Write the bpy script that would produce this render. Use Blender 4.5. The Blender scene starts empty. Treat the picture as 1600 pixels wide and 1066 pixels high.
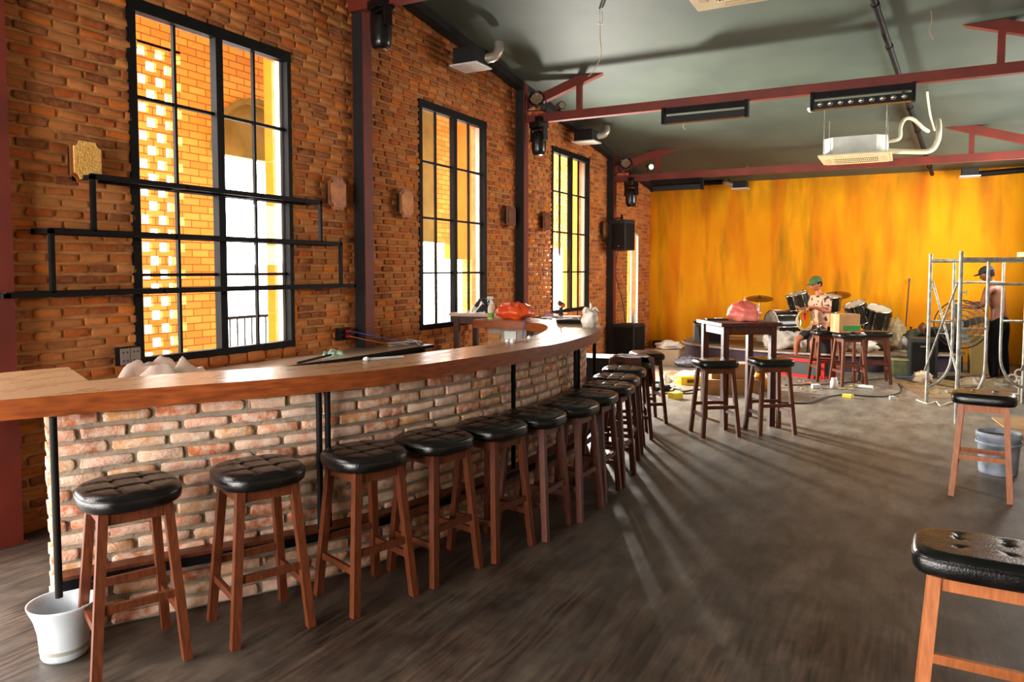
import bpy, bmesh, math, random
from mathutils import Vector, Matrix, noise
from mathutils.geometry import tessellate_polygon
R = math.radians
SC = bpy.context.scene
COL = SC.collection
# ------------------------------------------------------------------ camera, world, sun, exposure
CAM_H, YAW, PITCH, FPX, CX, CY = 1.70, 0.48773, -0.05505, 1151.47, 800.0, 484.84
cam_d = bpy.data.cameras.new('camera'); cam = bpy.data.objects.new('camera', cam_d); COL.objects.link(cam)
cam_d.sensor_width = 36.0; cam_d.lens = 36.0 * FPX / 1600.0; cam_d.shift_y = -(533.0 - CY) / 1600.0
cam_d.clip_start = 0.05; cam_d.clip_end = 200
cam.location = (0, 0, CAM_H)
_f = Vector((-math.sin(YAW) * math.cos(PITCH), math.cos(YAW) * math.cos(PITCH), math.sin(PITCH)))
cam.rotation_euler = _f.to_track_quat('-Z', 'Y').to_euler()
SC.camera = cam
_r = Vector((math.cos(YAW), math.sin(YAW), 0)); _u = _r.cross(_f)
def ray(px, py): return _r * (px - CX) - _u * (py - CY) + _f * FPX
def atz(px, py, z=0.0):
    d = ray(px, py); return Vector((0, 0, CAM_H)) + d * ((z - CAM_H) / d.z)
def aty(px, py, Y):
    d = ray(px, py); return Vector((0, 0, CAM_H)) + d * (Y / d.y)
def atx(px, py, X):
    d = ray(px, py); return Vector((0, 0, CAM_H)) + d * (X / d.x)

w = bpy.data.worlds.new('sky'); SC.world = w; w.use_nodes = True
bg = w.node_tree.nodes['Background']; bg.inputs[0].default_value = (1.0, 0.955, 0.90, 1); bg.inputs[1].default_value = 17.0
def area_portal(name, loc, direction, sx, sy):
    l = bpy.data.lights.new(name, 'AREA'); l.shape = 'RECTANGLE'; l.size = sx; l.size_y = sy
    l.cycles.is_portal = True
    o = bpy.data.objects.new(name, l); COL.objects.link(o); o.location = loc
    o.rotation_euler = Vector(direction).to_track_quat('-Z', 'Y').to_euler(); return o
# low glare of the bright yard, coming in through the left half of the far window
gl = bpy.data.lights.new('window_daylight', 'AREA'); gl.shape = 'RECTANGLE'; gl.size = 0.42; gl.size_y = 0.9; gl.energy = 1150.0; gl.color = (1.0, 0.95, 0.86)
go = bpy.data.objects.new('window_daylight', gl); COL.objects.link(go); go.location = (-5.08, 11.02, 1.50)
go.rotation_euler = Vector((0.80, -0.60, -0.08)).to_track_quat('-Z', 'Y').to_euler()
SC.view_settings.view_transform = 'Standard'; SC.view_settings.look = 'None'
SC.view_settings.gamma = 1.0; SC.view_settings.use_curve_mapping = False
SC.view_settings.exposure = -0.05
SC.cycles.use_denoising = True
SC.cycles.max_bounces = 12; SC.cycles.diffuse_bounces = 6; SC.cycles.transparent_max_bounces = 12
SC.cycles.sample_clamp_indirect = 8.0
SC.cycles.caustics_reflective = False; SC.cycles.caustics_refractive = False

# ------------------------------------------------------------------ materials
def srgb(r, g, b):
    f = lambda c: (c / 255 / 12.92) if c / 255 <= 0.04045 else ((c / 255 + 0.055) / 1.055) ** 2.4
    return (f(r), f(g), f(b), 1)
MATS = {}
def mat(name, c1, c2=None, rough=0.6, metal=0.0, scale=8.0, bump=0.0, stretch=(1, 1, 1), bscale=None, detail=5, spec=0.5, coat=0.0, mixlo=0.35, mixhi=0.65, rvar=0.0, alpha=None, trans=0.0):
    m = bpy.data.materials.new(name); m.use_nodes = True; nt = m.node_tree; n = nt.nodes; L = nt.links
    b = n['Principled BSDF']; b.inputs['Roughness'].default_value = rough; b.inputs['Metallic'].default_value = metal
    b.inputs['Specular IOR Level'].default_value = spec; b.inputs['Coat Weight'].default_value = coat
    b.inputs['Coat Roughness'].default_value = 0.15
    b.inputs['Transmission Weight'].default_value = trans
    tc = n.new('ShaderNodeTexCoord'); mp = n.new('ShaderNodeMapping'); mp.inputs['Scale'].default_value = stretch
    L.new(tc.outputs['Object'], mp.inputs['Vector'])
    nz = n.new('ShaderNodeTexNoise'); nz.inputs['Scale'].default_value = scale; nz.inputs['Detail'].default_value = detail
    L.new(mp.outputs[0], nz.inputs['Vector'])
    cr = n.new('ShaderNodeValToRGB'); cr.color_ramp.elements[0].position = mixlo; cr.color_ramp.elements[1].position = mixhi
    cr.color_ramp.elements[0].color = c1; cr.color_ramp.elements[1].color = c2 or c1
    L.new(nz.outputs['Fac'], cr.inputs[0]); L.new(cr.outputs[0], b.inputs['Base Color'])
    if rvar:
        mr = n.new('ShaderNodeMapRange'); mr.inputs['To Min'].default_value = max(0, rough - rvar); mr.inputs['To Max'].default_value = min(1, rough + rvar)
        mr.inputs['From Min'].default_value = 0.3; mr.inputs['From Max'].default_value = 0.7
        L.new(nz.outputs['Fac'], mr.inputs['Value']); L.new(mr.outputs[0], b.inputs['Roughness'])
    if bump:
        nb = n.new('ShaderNodeTexNoise'); nb.inputs['Scale'].default_value = bscale or scale * 4; nb.inputs['Detail'].default_value = 6
        L.new(mp.outputs[0], nb.inputs['Vector'])
        bp = n.new('ShaderNodeBump'); bp.inputs['Strength'].default_value = bump; bp.inputs['Distance'].default_value = 0.01
        L.new(nb.outputs['Fac'], bp.inputs['Height']); L.new(bp.outputs[0], b.inputs['Normal'])
    if alpha is not None: b.inputs['Alpha'].default_value = alpha
    MATS[name] = m; return m
def m_glass(name, tint=(1, 1, 1, 1)):
    m = bpy.data.materials.new(name); m.use_nodes = True; nt = m.node_tree; n = nt.nodes; L = nt.links
    n.remove(n['Principled BSDF']); out = n['Material Output']
    t = n.new('ShaderNodeBsdfTransparent'); t.inputs[0].default_value = tint
    g = n.new('ShaderNodeBsdfGlossy'); g.inputs['Roughness'].default_value = 0.02
    lw = n.new('ShaderNodeLayerWeight'); lw.inputs[0].default_value = 0.5
    pw = n.new('ShaderNodeMath'); pw.operation = 'POWER'; L.new(lw.outputs['Facing'], pw.inputs[0]); pw.inputs[1].default_value = 5.0
    fr = n.new('ShaderNodeMapRange'); fr.inputs['To Min'].default_value = 0.03; fr.inputs['To Max'].default_value = 0.7; L.new(pw.outputs[0], fr.inputs[0])
    mx = n.new('ShaderNodeMixShader'); L.new(fr.outputs[0], mx.inputs[0]); L.new(t.outputs[0], mx.inputs[1]); L.new(g.outputs[0], mx.inputs[2])
    L.new(mx.outputs[0], out.inputs[0]); MATS[name] = m; return m
def m_brick_attr(name, rough=0.85, dust=None, dlo=0.5, dhi=0.75, bump=0.6):
    # colour of every single brick comes from the mesh attribute 'brick_tone'
    m = bpy.data.materials.new(name); m.use_nodes = True; nt = m.node_tree; n = nt.nodes; L = nt.links
    b = n['Principled BSDF']; b.inputs['Roughness'].default_value = rough; b.inputs['Specular IOR Level'].default_value = 0.25
    at = n.new('ShaderNodeAttribute'); at.attribute_name = 'brick_tone'
    tc = n.new('ShaderNodeTexCoord')
    nz = n.new('ShaderNodeTexNoise'); nz.inputs['Scale'].default_value = 22; nz.inputs['Detail'].default_value = 6
    L.new(tc.outputs['Object'], nz.inputs['Vector'])
    mr = n.new('ShaderNodeMapRange'); mr.inputs['From Min'].default_value = dlo; mr.inputs['From Max'].default_value = dhi; mr.inputs['To Max'].default_value = 0.85
    L.new(nz.outputs['Fac'], mr.inputs['Value'])
    mx = n.new('ShaderNodeMix'); mx.data_type = 'RGBA'; L.new(mr.outputs[0], mx.inputs['Factor']); L.new(at.outputs['Color'], mx.inputs['A'])
    mx.inputs['B'].default_value = dust; L.new(mx.outputs['Result'], b.inputs['Base Color'])
    nb = n.new('ShaderNodeTexNoise'); nb.inputs['Scale'].default_value = 90; nb.inputs['Detail'].default_value = 5; L.new(tc.outputs['Object'], nb.inputs['Vector'])
    bp = n.new('ShaderNodeBump'); bp.inputs['Strength'].default_value = bump; bp.inputs['Distance'].default_value = 0.008
    L.new(nb.outputs['Fac'], bp.inputs['Height']); L.new(bp.outputs[0], b.inputs['Normal'])
    MATS[name] = m; return m

maroon = mat('maroon_steel', srgb(118, 38, 20), srgb(96, 30, 16), rough=0.6, scale=3, bump=0.05)
black_steel = mat('black_steel', srgb(12, 11, 11), srgb(20, 18, 17), rough=0.6, scale=6, bump=0.03, spec=0.15)
black_gloss = mat('black_gloss', srgb(14, 14, 15), srgb(22, 22, 22), rough=0.25, scale=6)
black_dull = mat('black_dull', srgb(14, 13, 12), srgb(26, 23, 21), rough=0.75, scale=12, bump=0.1)
leather = mat('black_leather', srgb(10, 10, 11), srgb(18, 17, 16), rough=0.22, scale=14, bump=0.18, bscale=160, spec=0.6, rvar=0.07)
stool_wood = mat('stool_wood', srgb(74, 33, 14), srgb(112, 55, 26), rough=0.42, scale=14, stretch=(6, 6, 0.8), bump=0.06, mixlo=0.3, mixhi=0.7)
bar_wood = mat('bar_wood', srgb(142, 106, 75), srgb(162, 124, 90), rough=0.30, scale=4, stretch=(4, 0.7, 4), bump=0.0, mixlo=0.25, mixhi=0.75, rvar=0.05, detail=2)
bar_edge_wood = mat('bar_edge_wood', srgb(112, 50, 18), srgb(158, 80, 32), rough=0.35, scale=6, stretch=(1.5, 1.5, 9), bump=0.12, mixlo=0.3, mixhi=0.7)
table_wood = mat('table_wood', srgb(60, 28, 18), srgb(84, 42, 28), rough=0.5, scale=10, stretch=(3, 3, 1), bump=0.05)
wall_mortar = mat('wall_mortar', srgb(176, 118, 66), srgb(200, 142, 86), rough=0.9, scale=9, bump=0.6, bscale=60)
wall_brick = m_brick_attr('wall_brick', dust=srgb(186, 124, 70), dlo=0.46, dhi=0.78)
bar_mortar = mat('bar_mortar', srgb(136, 126, 110), srgb(164, 152, 134), rough=0.92, scale=9, bump=0.7, bscale=50)
bar_brick = m_brick_attr('bar_brick', dust=srgb(242, 218, 196), dlo=0.40, dhi=0.66)
white_plastic = mat('white_plastic', srgb(222, 222, 218), srgb(208, 208, 202), rough=0.4, scale=10)
cream = mat('cream_panel', srgb(218, 200, 160), srgb(206, 188, 146), rough=0.5, scale=5)
chrome = mat('chrome', srgb(210, 208, 200), rough=0.18, metal=1.0)
galv = mat('galvanised', srgb(176, 176, 166), srgb(128, 126, 116), rough=0.5, metal=0.35, scale=14, bump=0.1)
card = mat('cardboard', srgb(160, 116, 70), srgb(178, 132, 84), rough=0.85, scale=6)
green_paint = mat('green_print', srgb(40, 120, 50), rough=0.8)
pinkbag = mat('pink_plastic', srgb(236, 110, 96), srgb(246, 140, 120), rough=0.3, scale=5, bump=0.3, bscale=14)
orangebag = mat('orange_plastic', srgb(214, 66, 22), srgb(232, 88, 34), rough=0.28, scale=5, bump=0.3, bscale=14)
clearbag = mat('clear_plastic', srgb(232, 226, 214), srgb(204, 196, 182), rough=0.25, scale=9, bump=0.5, bscale=22)
dirtybag = mat('dirty_plastic', srgb(150, 132, 100), srgb(112, 98, 74), rough=0.4, scale=9, bump=0.5, bscale=22)
cloth_pink = mat('pale_cloth', srgb(246, 222, 206), srgb(238, 208, 190), rough=0.9, scale=10, bump=0.3)
cloth_mint = mat('mint_cloth', srgb(182, 204, 184), srgb(160, 182, 164), rough=0.9, scale=10, bump=0.3)
skin = mat('skin', srgb(176, 108, 70), srgb(160, 94, 60), rough=0.5, scale=10)
hairm = mat('hair', srgb(12, 9, 8), rough=0.8, spec=0.15)
white_paint = mat('white_paint', srgb(225, 222, 214), srgb(205, 202, 192), rough=0.5, scale=7)
dkgreen = mat('dark_green_paint', srgb(30, 40, 32), srgb(22, 28, 24), rough=0.6)
yellowm = mat('yellow_card', srgb(238, 206, 20), srgb(228, 190, 16), rough=0.5)
redm = mat('red_paint', srgb(200, 22, 18), srgb(180, 18, 16), rough=0.4)
bronze = mat('bronze_plate', srgb(122, 66, 32), srgb(160, 94, 46), rough=0.45, metal=0.25, scale=16, bump=0.5, bscale=50)
gold = mat('gold_hammered', srgb(232, 160, 64), srgb(250, 206, 120), rough=0.35, metal=0.1, scale=60, bump=1.0, bscale=90)
galv_yellow = mat('ochre_render', srgb(206, 138, 6), srgb(190, 120, 4), rough=0.85, scale=2, bump=0.1)

# ------------------------------------------------------------------ mesh builder
class MB:
    def __init__(s): s.v = []; s.f = []; s.m = []; s.s = []; s.c = []
    def add(s, vs, fs, mi=0, smooth=False, col=None):
        b = len(s.v); s.v += [tuple(p) for p in vs]
        for f in fs: s.f.append(tuple(b + i for i in f)); s.m.append(mi); s.s.append(smooth); s.c.append(col)
        return s
    def hexa(s, p, mi=0):   # 8 points: bottom 4 ccw, top 4 ccw
        return s.add(p, [(3, 2, 1, 0), (4, 5, 6, 7), (0, 1, 5, 4), (1, 2, 6, 5), (2, 3, 7, 6), (3, 0, 4, 7)], mi)
    def box(s, c, d, mi=0, rz=0.0, M=None, bev=0.0):
        x, y, z = d[0] / 2, d[1] / 2, d[2] / 2
        rot = Matrix.Rotation(rz, 3, 'Z') if M is None else M
        if bev <= 0 or bev >= min(x, y, z):
            P = [(-x, -y, -z), (x, -y, -z), (x, y, -z), (-x, y, -z), (-x, -y, z), (x, -y, z), (x, y, z), (-x, y, z)]
            return s.hexa([Vector(c) + rot @ Vector(p) for p in P], mi)
        bm = bmesh.new(); bmesh.ops.create_cube(bm, size=1.0)
        for v in bm.verts: v.co = Vector((v.co.x * d[0], v.co.y * d[1], v.co.z * d[2]))
        bmesh.ops.bevel(bm, geom=list(bm.edges), offset=bev, segments=2, profile=0.5, affect='EDGES')
        bm.verts.index_update()
        s.add([Vector(c) + rot @ v.co for v in bm.verts], [[v.index for v in f.verts] for f in bm.faces], mi); bm.free(); return s
    def b2(s, x0, x1, y0, y1, z0, z1, mi=0): return s.box(((x0 + x1) / 2, (y0 + y1) / 2, (z0 + z1) / 2), (abs(x1 - x0), abs(y1 - y0), abs(z1 - z0)), mi)
    def bar(s, p0, p1, w, h, mi=0, up=(0, 0, 1), w1=None, h1=None):   # w across, h along 'up'
        p0, p1 = Vector(p0), Vector(p1); d = (p1 - p0).normalized(); u = Vector(up)
        if abs(d.dot(u)) > 0.98: u = Vector((0, 1, 0))
        a = d.cross(u).normalized(); u = a.cross(d).normalized(); w1 = w1 or w; h1 = h1 or h
        q = []
        for p, ww, hh in ((p0, w, h), (p1, w1, h1)): q += [p - a * ww / 2 - u * hh / 2, p + a * ww / 2 - u * hh / 2, p + a * ww / 2 + u * hh / 2, p - a * ww / 2 + u * hh / 2]
        return s.hexa(q, mi)
    def tube(s, pts, r, n=10, mi=0, closed=False, caps=True):
        pts = [Vector(p) for p in pts]; N = len(pts); rs = r if isinstance(r, (list, tuple)) else [r] * N
        vs = []; prev = None
        for i, p in enumerate(pts):
            if closed: t = (pts[(i + 1) % N] - pts[i - 1]).normalized()
            else: t = (pts[min(i + 1, N - 1)] - pts[max(i - 1, 0)]).normalized()
            if prev is None:
                a = t.orthogonal().normalized()
            else:
                a = (prev - t * prev.dot(t)); a = a.normalized() if a.length > 1e-6 else t.orthogonal().normalized()
            prev = a; b = t.cross(a)
            for k in range(n):
                th = 2 * math.pi * k / n; vs.append(p + (a * math.cos(th) + b * math.sin(th)) * rs[i])
        fs = []
        for i in range(N if closed else N - 1):
            j = (i + 1) % N
            for k in range(n): fs.append((i * n + k, i * n + (k + 1) % n, j * n + (k + 1) % n, j * n + k))
        s.add(vs, fs, mi, True)
        if not closed and caps:
            s.add(vs[:n], [tuple(reversed(range(n)))], mi); s.add(vs[-n:], [tuple(range(n))], mi)
        return s
    def lathe(s, prof, c=(0, 0, 0), n=32, mi=0, M=None, smooth=True, cap=True):
        vs = []; c = Vector(c); M = M or Matrix.Identity(3)
        for (r, z) in prof:
            for k in range(n):
                th = 2 * math.pi * k / n; vs.append(c + M @ Vector((r * math.cos(th), r * math.sin(th), z)))
        fs = [(i * n + k, i * n + (k + 1) % n, (i + 1) * n + (k + 1) % n, (i + 1) * n + k) for i in range(len(prof) - 1) for k in range(n)]
        s.add(vs, fs, mi, smooth)
        if cap:
            if prof[0][0] > 1e-4: s.add(vs[:n], [tuple(reversed(range(n)))], mi)
            if prof[-1][0] > 1e-4: s.add(vs[-n:], [tuple(range(n))], mi)
        return s
    def prism(s, poly, z0, z1, mi=0, side=None):
        n = len(poly); vs = [(x, y, z0) for x, y in poly] + [(x, y, z1) for x, y in poly]
        s.add(vs, [tuple(range(n, 2 * n)), tuple(reversed(range(n)))], mi)
        return s.add(vs, [(i, (i + 1) % n, n + (i + 1) % n, n + i) for i in range(n)], mi if side is None else side)
    def blob(s, c, rad, mi=0, seed=0, rough=0.25, freq=2.2, n=24, m=14, flat=0.0, M=None, ridge=0.0):
        rnd = Vector((seed * 3.7, seed * 1.3, seed * 7.1)); vs = []; c = Vector(c)
        for j in range(m + 1):
            ph = math.pi * j / m
            for k in range(n):
                th = 2 * math.pi * k / n; d = Vector((math.sin(ph) * math.cos(th), math.sin(ph) * math.sin(th), math.cos(ph)))
                q = 1 + rough * noise.noise(d * freq + rnd) + rough * 0.6 * noise.noise(d * freq * 2.7 + rnd)
                if ridge: q += ridge * (abs(noise.noise(d * freq * 3.1 + rnd)) - 0.2)
                p = Vector((d.x * rad[0], d.y * rad[1], d.z * rad[2])) * q
                if flat and p.z < -rad[2] * flat: p.z = -rad[2] * flat
                if M: p = M @ p
                vs.append(c + p)
        fs = [(j * n + k, (j + 1) * n + k, (j + 1) * n + (k + 1) % n, j * n + (k + 1) % n) for j in range(m) for k in range(n)]
        return s.add(vs, fs, mi, True)
    def build(s, name, mats, parent=None, loc=None, weld=False):
        me = bpy.data.meshes.new(name); 
        o_ = Vector(loc) if loc else Vector((0, 0, 0))
        me.from_pydata([(x - o_.x, y - o_.y, z - o_.z) for x, y, z in s.v] if loc else s.v, [], s.f)
        if not isinstance(mats, (list, tuple)): mats = [mats]
        for m in mats: me.materials.append(m)
        me.polygons.foreach_set('material_index', s.m); me.polygons.foreach_set('use_smooth', s.s)
        if any(c is not None for c in s.c):
            a = me.color_attributes.new('brick_tone', 'FLOAT_COLOR', 'CORNER'); buf = []
            for f, c in zip(s.f, s.c): buf += list(c or (0.5, 0.5, 0.5, 1)) * len(f)
            a.data.foreach_set('color', buf)
        me.update(); me.validate()
        o = bpy.data.objects.new(name, me); COL.objects.link(o)
        if loc: o.location = loc
        if parent: o.parent = parent
        return o
def thing(name, label, cat, loc=(0, 0, 0), rz=0.0, group=None):
    o = bpy.data.objects.new(name, None); COL.objects.link(o); o.location = loc; o.rotation_euler = (0, 0, rz); o.empty_display_size = 0.1
    return tag(o, label, cat, group)
def tag(o, label, cat, group=None, kind=None):
    o['label'] = label; o['category'] = cat
    if group: o['group'] = group
    if kind: o['kind'] = kind
    return o
def struct(o, label=None):
    o['kind'] = 'structure'
    if label: o['label'] = label
    return o
def copy_tree(o, parent=None, loc=None, rz=None, label=None, group=None):
    kids = list(o.children); c = o.copy(); COL.objects.link(c)
    if parent: c.parent = parent
    if loc is not None: c.location = loc
    if rz is not None: c.rotation_euler = (0, 0, rz)
    if label: c['label'] = label
    if group: c['group'] = group
    for ch in kids: copy_tree(ch, c)
    return c
def catmull(P, k=6, closed=False):
    P = [Vector(p) for p in P]; out = []; n = len(P)
    for i in range(n if closed else n - 1):
        a, b, c, d = P[(i - 1) % n if closed else max(i - 1, 0)], P[i], P[(i + 1) % n], P[(i + 2) % n if closed else min(i + 2, n - 1)]
        for j in range(k):
            t = j / k; out.append(0.5 * ((2 * b) + (c - a) * t + (2 * a - 5 * b + 4 * c - d) * t * t + (3 * b - a - 3 * c + d) * t ** 3))
    if not closed: out.append(P[-1])
    return out
def ceilz(Y): return 4.34 - 0.129 * (Y - 9.52)

# ------------------------------------------------------------------ brick laying
def lay_bricks(mb, fpos, fnrm, s0, s1, z0, z1f, L, Hh, jt, holes, depth, tones, rng, mi=0, lj=0.15):
    """fpos(s)->(x,y), fnrm(s)->(nx,ny); bricks of length L, height Hh, joint jt"""
    row = 0; z = z0
    while True:
        zt = z + Hh
        if z > z1f(s0) and z > z1f(s1): break
        s = s0 - (row % 2) * (L + jt) * 0.5 - rng.random() * L * 0.12
        while s < s1:
            l = L * (1 + rng.uniform(-lj, lj)); a, b = max(s, s0), min(s + l, s1); s += l + jt
            if b - a < 0.03: continue
            segs = [(a, b)]
            for (h0, h1, hz0, hz1) in holes:
                if zt > hz0 + 0.01 and z < hz1 - 0.01:
                    ns = []
                    for (p, q) in segs:
                        if q <= h0 or p >= h1: ns.append((p, q)); continue
                        if p < h0: ns.append((p, h0 - 0.004))
                        if q > h1: ns.append((h1 + 0.004, q))
                    segs = ns
            for (p, q) in segs:
                if q - p < 0.025: continue
                if zt > min(z1f(p), z1f(q)): continue
                brick(mb, fpos, fnrm, p, q, z + rng.uniform(-.003, .003), zt + rng.uniform(-.003, .003), depth * rng.uniform(0.55, 1.15), rng.choice(tones), rng, mi)
        z += Hh + jt; row += 1
def brick(mb, fpos, fnrm, a, b, z0, z1, d, tone, rng, mi):
    k = rng.uniform(0.86, 1.12); tone = (tone[0] * k, tone[1] * k * rng.uniform(.94, 1.04), tone[2] * k * rng.uniform(.9, 1.05), 1)
    h = z1 - z0; l = b - a; c = min(h, l) * rng.uniform(0.12, 0.34)
    out = [(a + c, z0), ((a + b) / 2, z0), (b - c, z0), (b - c * .3, z0 + c * .3), (b, z0 + c), (b, z1 - c), (b - c * .3, z1 - c * .3), (b - c, z1), ((a + b) / 2, z1), (a + c, z1), (a + c * .3, z1 - c * .3), (a, z1 - c), (a, z0 + c), (a + c * .3, z0 + c * .3)]
    out = [(s + rng.uniform(-.004, .004), z + rng.uniform(-.0035, .0035)) for s, z in out]; n = len(out); cs, cz = (a + b) / 2, (z0 + z1) / 2
    vs = []
    for t, dd in ((1.0, -0.004), (0.985, d * 0.75), (0.93, d)):
        for (s, z) in out:
            s2 = cs + (s - cs) * (1 - (1 - t) * min(1, h / l * 1.3)); z2 = cz + (z - cz) * t
            x, y = fpos(s2); nx, ny = fnrm(s2); e = dd + (rng.uniform(-.002, .002) if dd > 0 else 0)
            vs.append((x + nx * e, y + ny * e, z2))
    fs = [(r * n + i, r * n + (i + 1) % n, (r + 1) * n + (i + 1) % n, (r + 1) * n + i) for r in range(2) for i in range(n)]
    # front as strips so it follows a curved wall
    m = n // 2
    q = 2 * n
    fs2 = [(q + 13, q + 0, q + 9, q + 10), (q + 12, q + 13, q + 10, q + 11), (q + 0, q + 1, q + 8, q + 9), (q + 1, q + 2, q + 7, q + 8), (q + 2, q + 3, q + 6, q + 7), (q + 3, q + 4, q + 5, q + 6)]
    mb.add(vs, fs + fs2, mi, True, tone)
# ================================================================== SETTING
WX, FY, RX, BY = -4.97, 15.84, 2.0, -2.6       # left wall, far wall, right wall, wall behind
WINS = [(3.48, 5.055), (7.08, 8.61), (10.7, 12.27)]; WZ0, WZ1 = 1.0, 3.62
OPEN4 = (14.35, 15.1, 0.0, 2.45)
rng = random.Random(7)
# ---- floor: dark weathered wood planks running along the room
def m_floor():
    m = bpy.data.materials.new('floor_planks'); m.use_nodes = True; nt = m.node_tree; n = nt.nodes; L = nt.links
    b = n['Principled BSDF']; tc = n.new('ShaderNodeTexCoord')
    mp = n.new('ShaderNodeMapping'); mp.inputs['Rotation'].default_value = (0, 0, R(90)); L.new(tc.outputs['Object'], mp.inputs[0])
    br = n.new('ShaderNodeTexBrick'); br.inputs['Scale'].default_value = 1.0; br.inputs['Mortar Size'].default_value = 0.0016
    br.inputs['Brick Width'].default_value = 1.2; br.inputs['Row Height'].default_value = 0.152; br.inputs['Color1'].default_value = (0.4, 0.4, 0.4, 1); br.inputs['Color2'].default_value = (0.62, 0.62, 0.62, 1)
    br.inputs['Mortar'].default_value = (0.12, 0.12, 0.12, 1); L.new(mp.outputs[0], br.inputs['Vector'])
    mg = n.new('ShaderNodeMapping'); mg.inputs['Scale'].default_value = (14, 1.1, 1); L.new(tc.outputs['Object'], mg.inputs[0])
    g = n.new('ShaderNodeTexNoise'); g.inputs['Scale'].default_value = 3.2; g.inputs['Detail'].default_value = 8; g.inputs['Distortion'].default_value = 0.6; L.new(mg.outputs[0], g.inputs[0])
    cr = n.new('ShaderNodeValToRGB'); e = cr.color_ramp.elements; e[0].position = .32; e[0].color = srgb(32, 23, 18); e[1].position = .7; e[1].color = srgb(82, 63, 50); L.new(g.outputs['Fac'], cr.inputs[0])
    mx = n.new('ShaderNodeMix'); mx.data_type = 'RGBA'; mx.blend_type = 'OVERLAY'; mx.inputs['Factor'].default_value = 0.8; L.new(cr.outputs[0], mx.inputs['A']); L.new(br.outputs['Color'], mx.inputs['B'])
    # dust, thicker towards the part of the room under construction
    d = n.new('ShaderNodeTexNoise'); d.inputs['Scale'].default_value = 1.6; d.inputs['Detail'].default_value = 9; d.inputs['Roughness'].default_value = 0.65; L.new(tc.outputs['Object'], d.inputs[0])
    sp = n.new('ShaderNodeSeparateXYZ'); L.new(tc.outputs['Object'], sp.inputs[0])
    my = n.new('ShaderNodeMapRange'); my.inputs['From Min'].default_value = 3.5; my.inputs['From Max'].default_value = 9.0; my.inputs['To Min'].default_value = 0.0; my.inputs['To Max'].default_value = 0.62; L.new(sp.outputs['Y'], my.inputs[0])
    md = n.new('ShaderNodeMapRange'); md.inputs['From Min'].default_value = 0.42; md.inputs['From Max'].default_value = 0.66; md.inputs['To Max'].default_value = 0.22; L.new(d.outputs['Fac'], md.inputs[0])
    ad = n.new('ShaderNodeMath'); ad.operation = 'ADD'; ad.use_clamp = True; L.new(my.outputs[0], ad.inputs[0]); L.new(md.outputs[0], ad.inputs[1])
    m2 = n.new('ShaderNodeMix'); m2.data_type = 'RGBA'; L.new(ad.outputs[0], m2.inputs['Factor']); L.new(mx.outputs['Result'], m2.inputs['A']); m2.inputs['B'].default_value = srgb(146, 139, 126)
    ms = n.new('ShaderNodeMapping'); ms.inputs['Scale'].default_value = (2.2, .9, 1); ms.inputs['Rotation'].default_value = (0, 0, R(25)); L.new(tc.outputs['Object'], ms.inputs[0])
    sc_ = n.new('ShaderNodeTexNoise'); sc_.inputs['Scale'].default_value = 2.4; sc_.inputs['Detail'].default_value = 10; sc_.inputs['Roughness'].default_value = 0.68; sc_.inputs['Distortion'].default_value = 0.3; L.new(ms.outputs[0], sc_.inputs[0])
    sm = n.new('ShaderNodeMapRange'); sm.inputs['From Min'].default_value = 0.40; sm.inputs['From Max'].default_value = 0.60; sm.inputs['To Min'].default_value = 0.62; sm.inputs['To Max'].default_value = 1.12; L.new(sc_.outputs['Fac'], sm.inputs[0])
    m3 = n.new('ShaderNodeMix'); m3.data_type = 'RGBA'; m3.blend_type = 'MULTIPLY'; m3.inputs['Factor'].default_value = 1.0; L.new(m2.outputs['Result'], m3.inputs['A']); L.new(sm.outputs[0], m3.inputs['B']); L.new(m3.outputs['Result'], b.inputs['Base Color'])
    rr = n.new('ShaderNodeMapRange'); rr.inputs['To Min'].default_value = 0.34; rr.inputs['To Max'].default_value = 0.62; L.new(g.outputs['Fac'], rr.inputs[0]); L.new(rr.outputs[0], b.inputs['Roughness'])
    bp = n.new('ShaderNodeBump'); bp.inputs['Strength'].default_value = 0.25; bp.inputs['Distance'].default_value = 0.004; L.new(g.outputs['Fac'], bp.inputs['Height']); L.new(bp.outputs[0], b.inputs['Normal'])
    return m
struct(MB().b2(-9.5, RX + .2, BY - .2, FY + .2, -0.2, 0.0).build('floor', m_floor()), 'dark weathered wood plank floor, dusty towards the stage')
# ---- left wall: plastered core with real window openings, brick skin laid on it
mb = MB()
ys = [BY, 1.9] ; TOPO = 5.7
def wall_box(y0, y1, z0, z1): mb.b2(WX - .22, WX, y0, y1, z0, z1, 1)
edges = [2.1] + [v for w_ in WINS for v in w_] + [OPEN4[0], OPEN4[1], FY]
wall_box(2.1, WINS[0][0], 0, TOPO)
for i, (a, b) in enumerate(WINS):
    wall_box(a, b, 0, WZ0); wall_box(a, b, WZ1, TOPO)
    nx = WINS[i + 1][0] if i < 2 else OPEN4[0]
    wall_box(b, nx, 0, TOPO)
wall_box(OPEN4[0], OPEN4[1], OPEN4[3], TOPO); wall_box(OPEN4[1], FY + .2, 0, TOPO)
wall_box(BY, -2.4, 0, TOPO); wall_box(-2.4, 2.1, 3.5, TOPO)          # wide street entrance left of the camera
tones = [srgb(*c)[:3] for c in [(192, 112, 56), (202, 124, 66), (182, 102, 50), (208, 134, 74), (168, 90, 44), (194, 100, 44), (214, 118, 42), (160, 98, 56), (188, 122, 70), (146, 82, 48)]]
holes = [(a, b, WZ0, WZ1) for a, b in WINS] + [(OPEN4[0], OPEN4[1], 0, OPEN4[3])]
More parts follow.
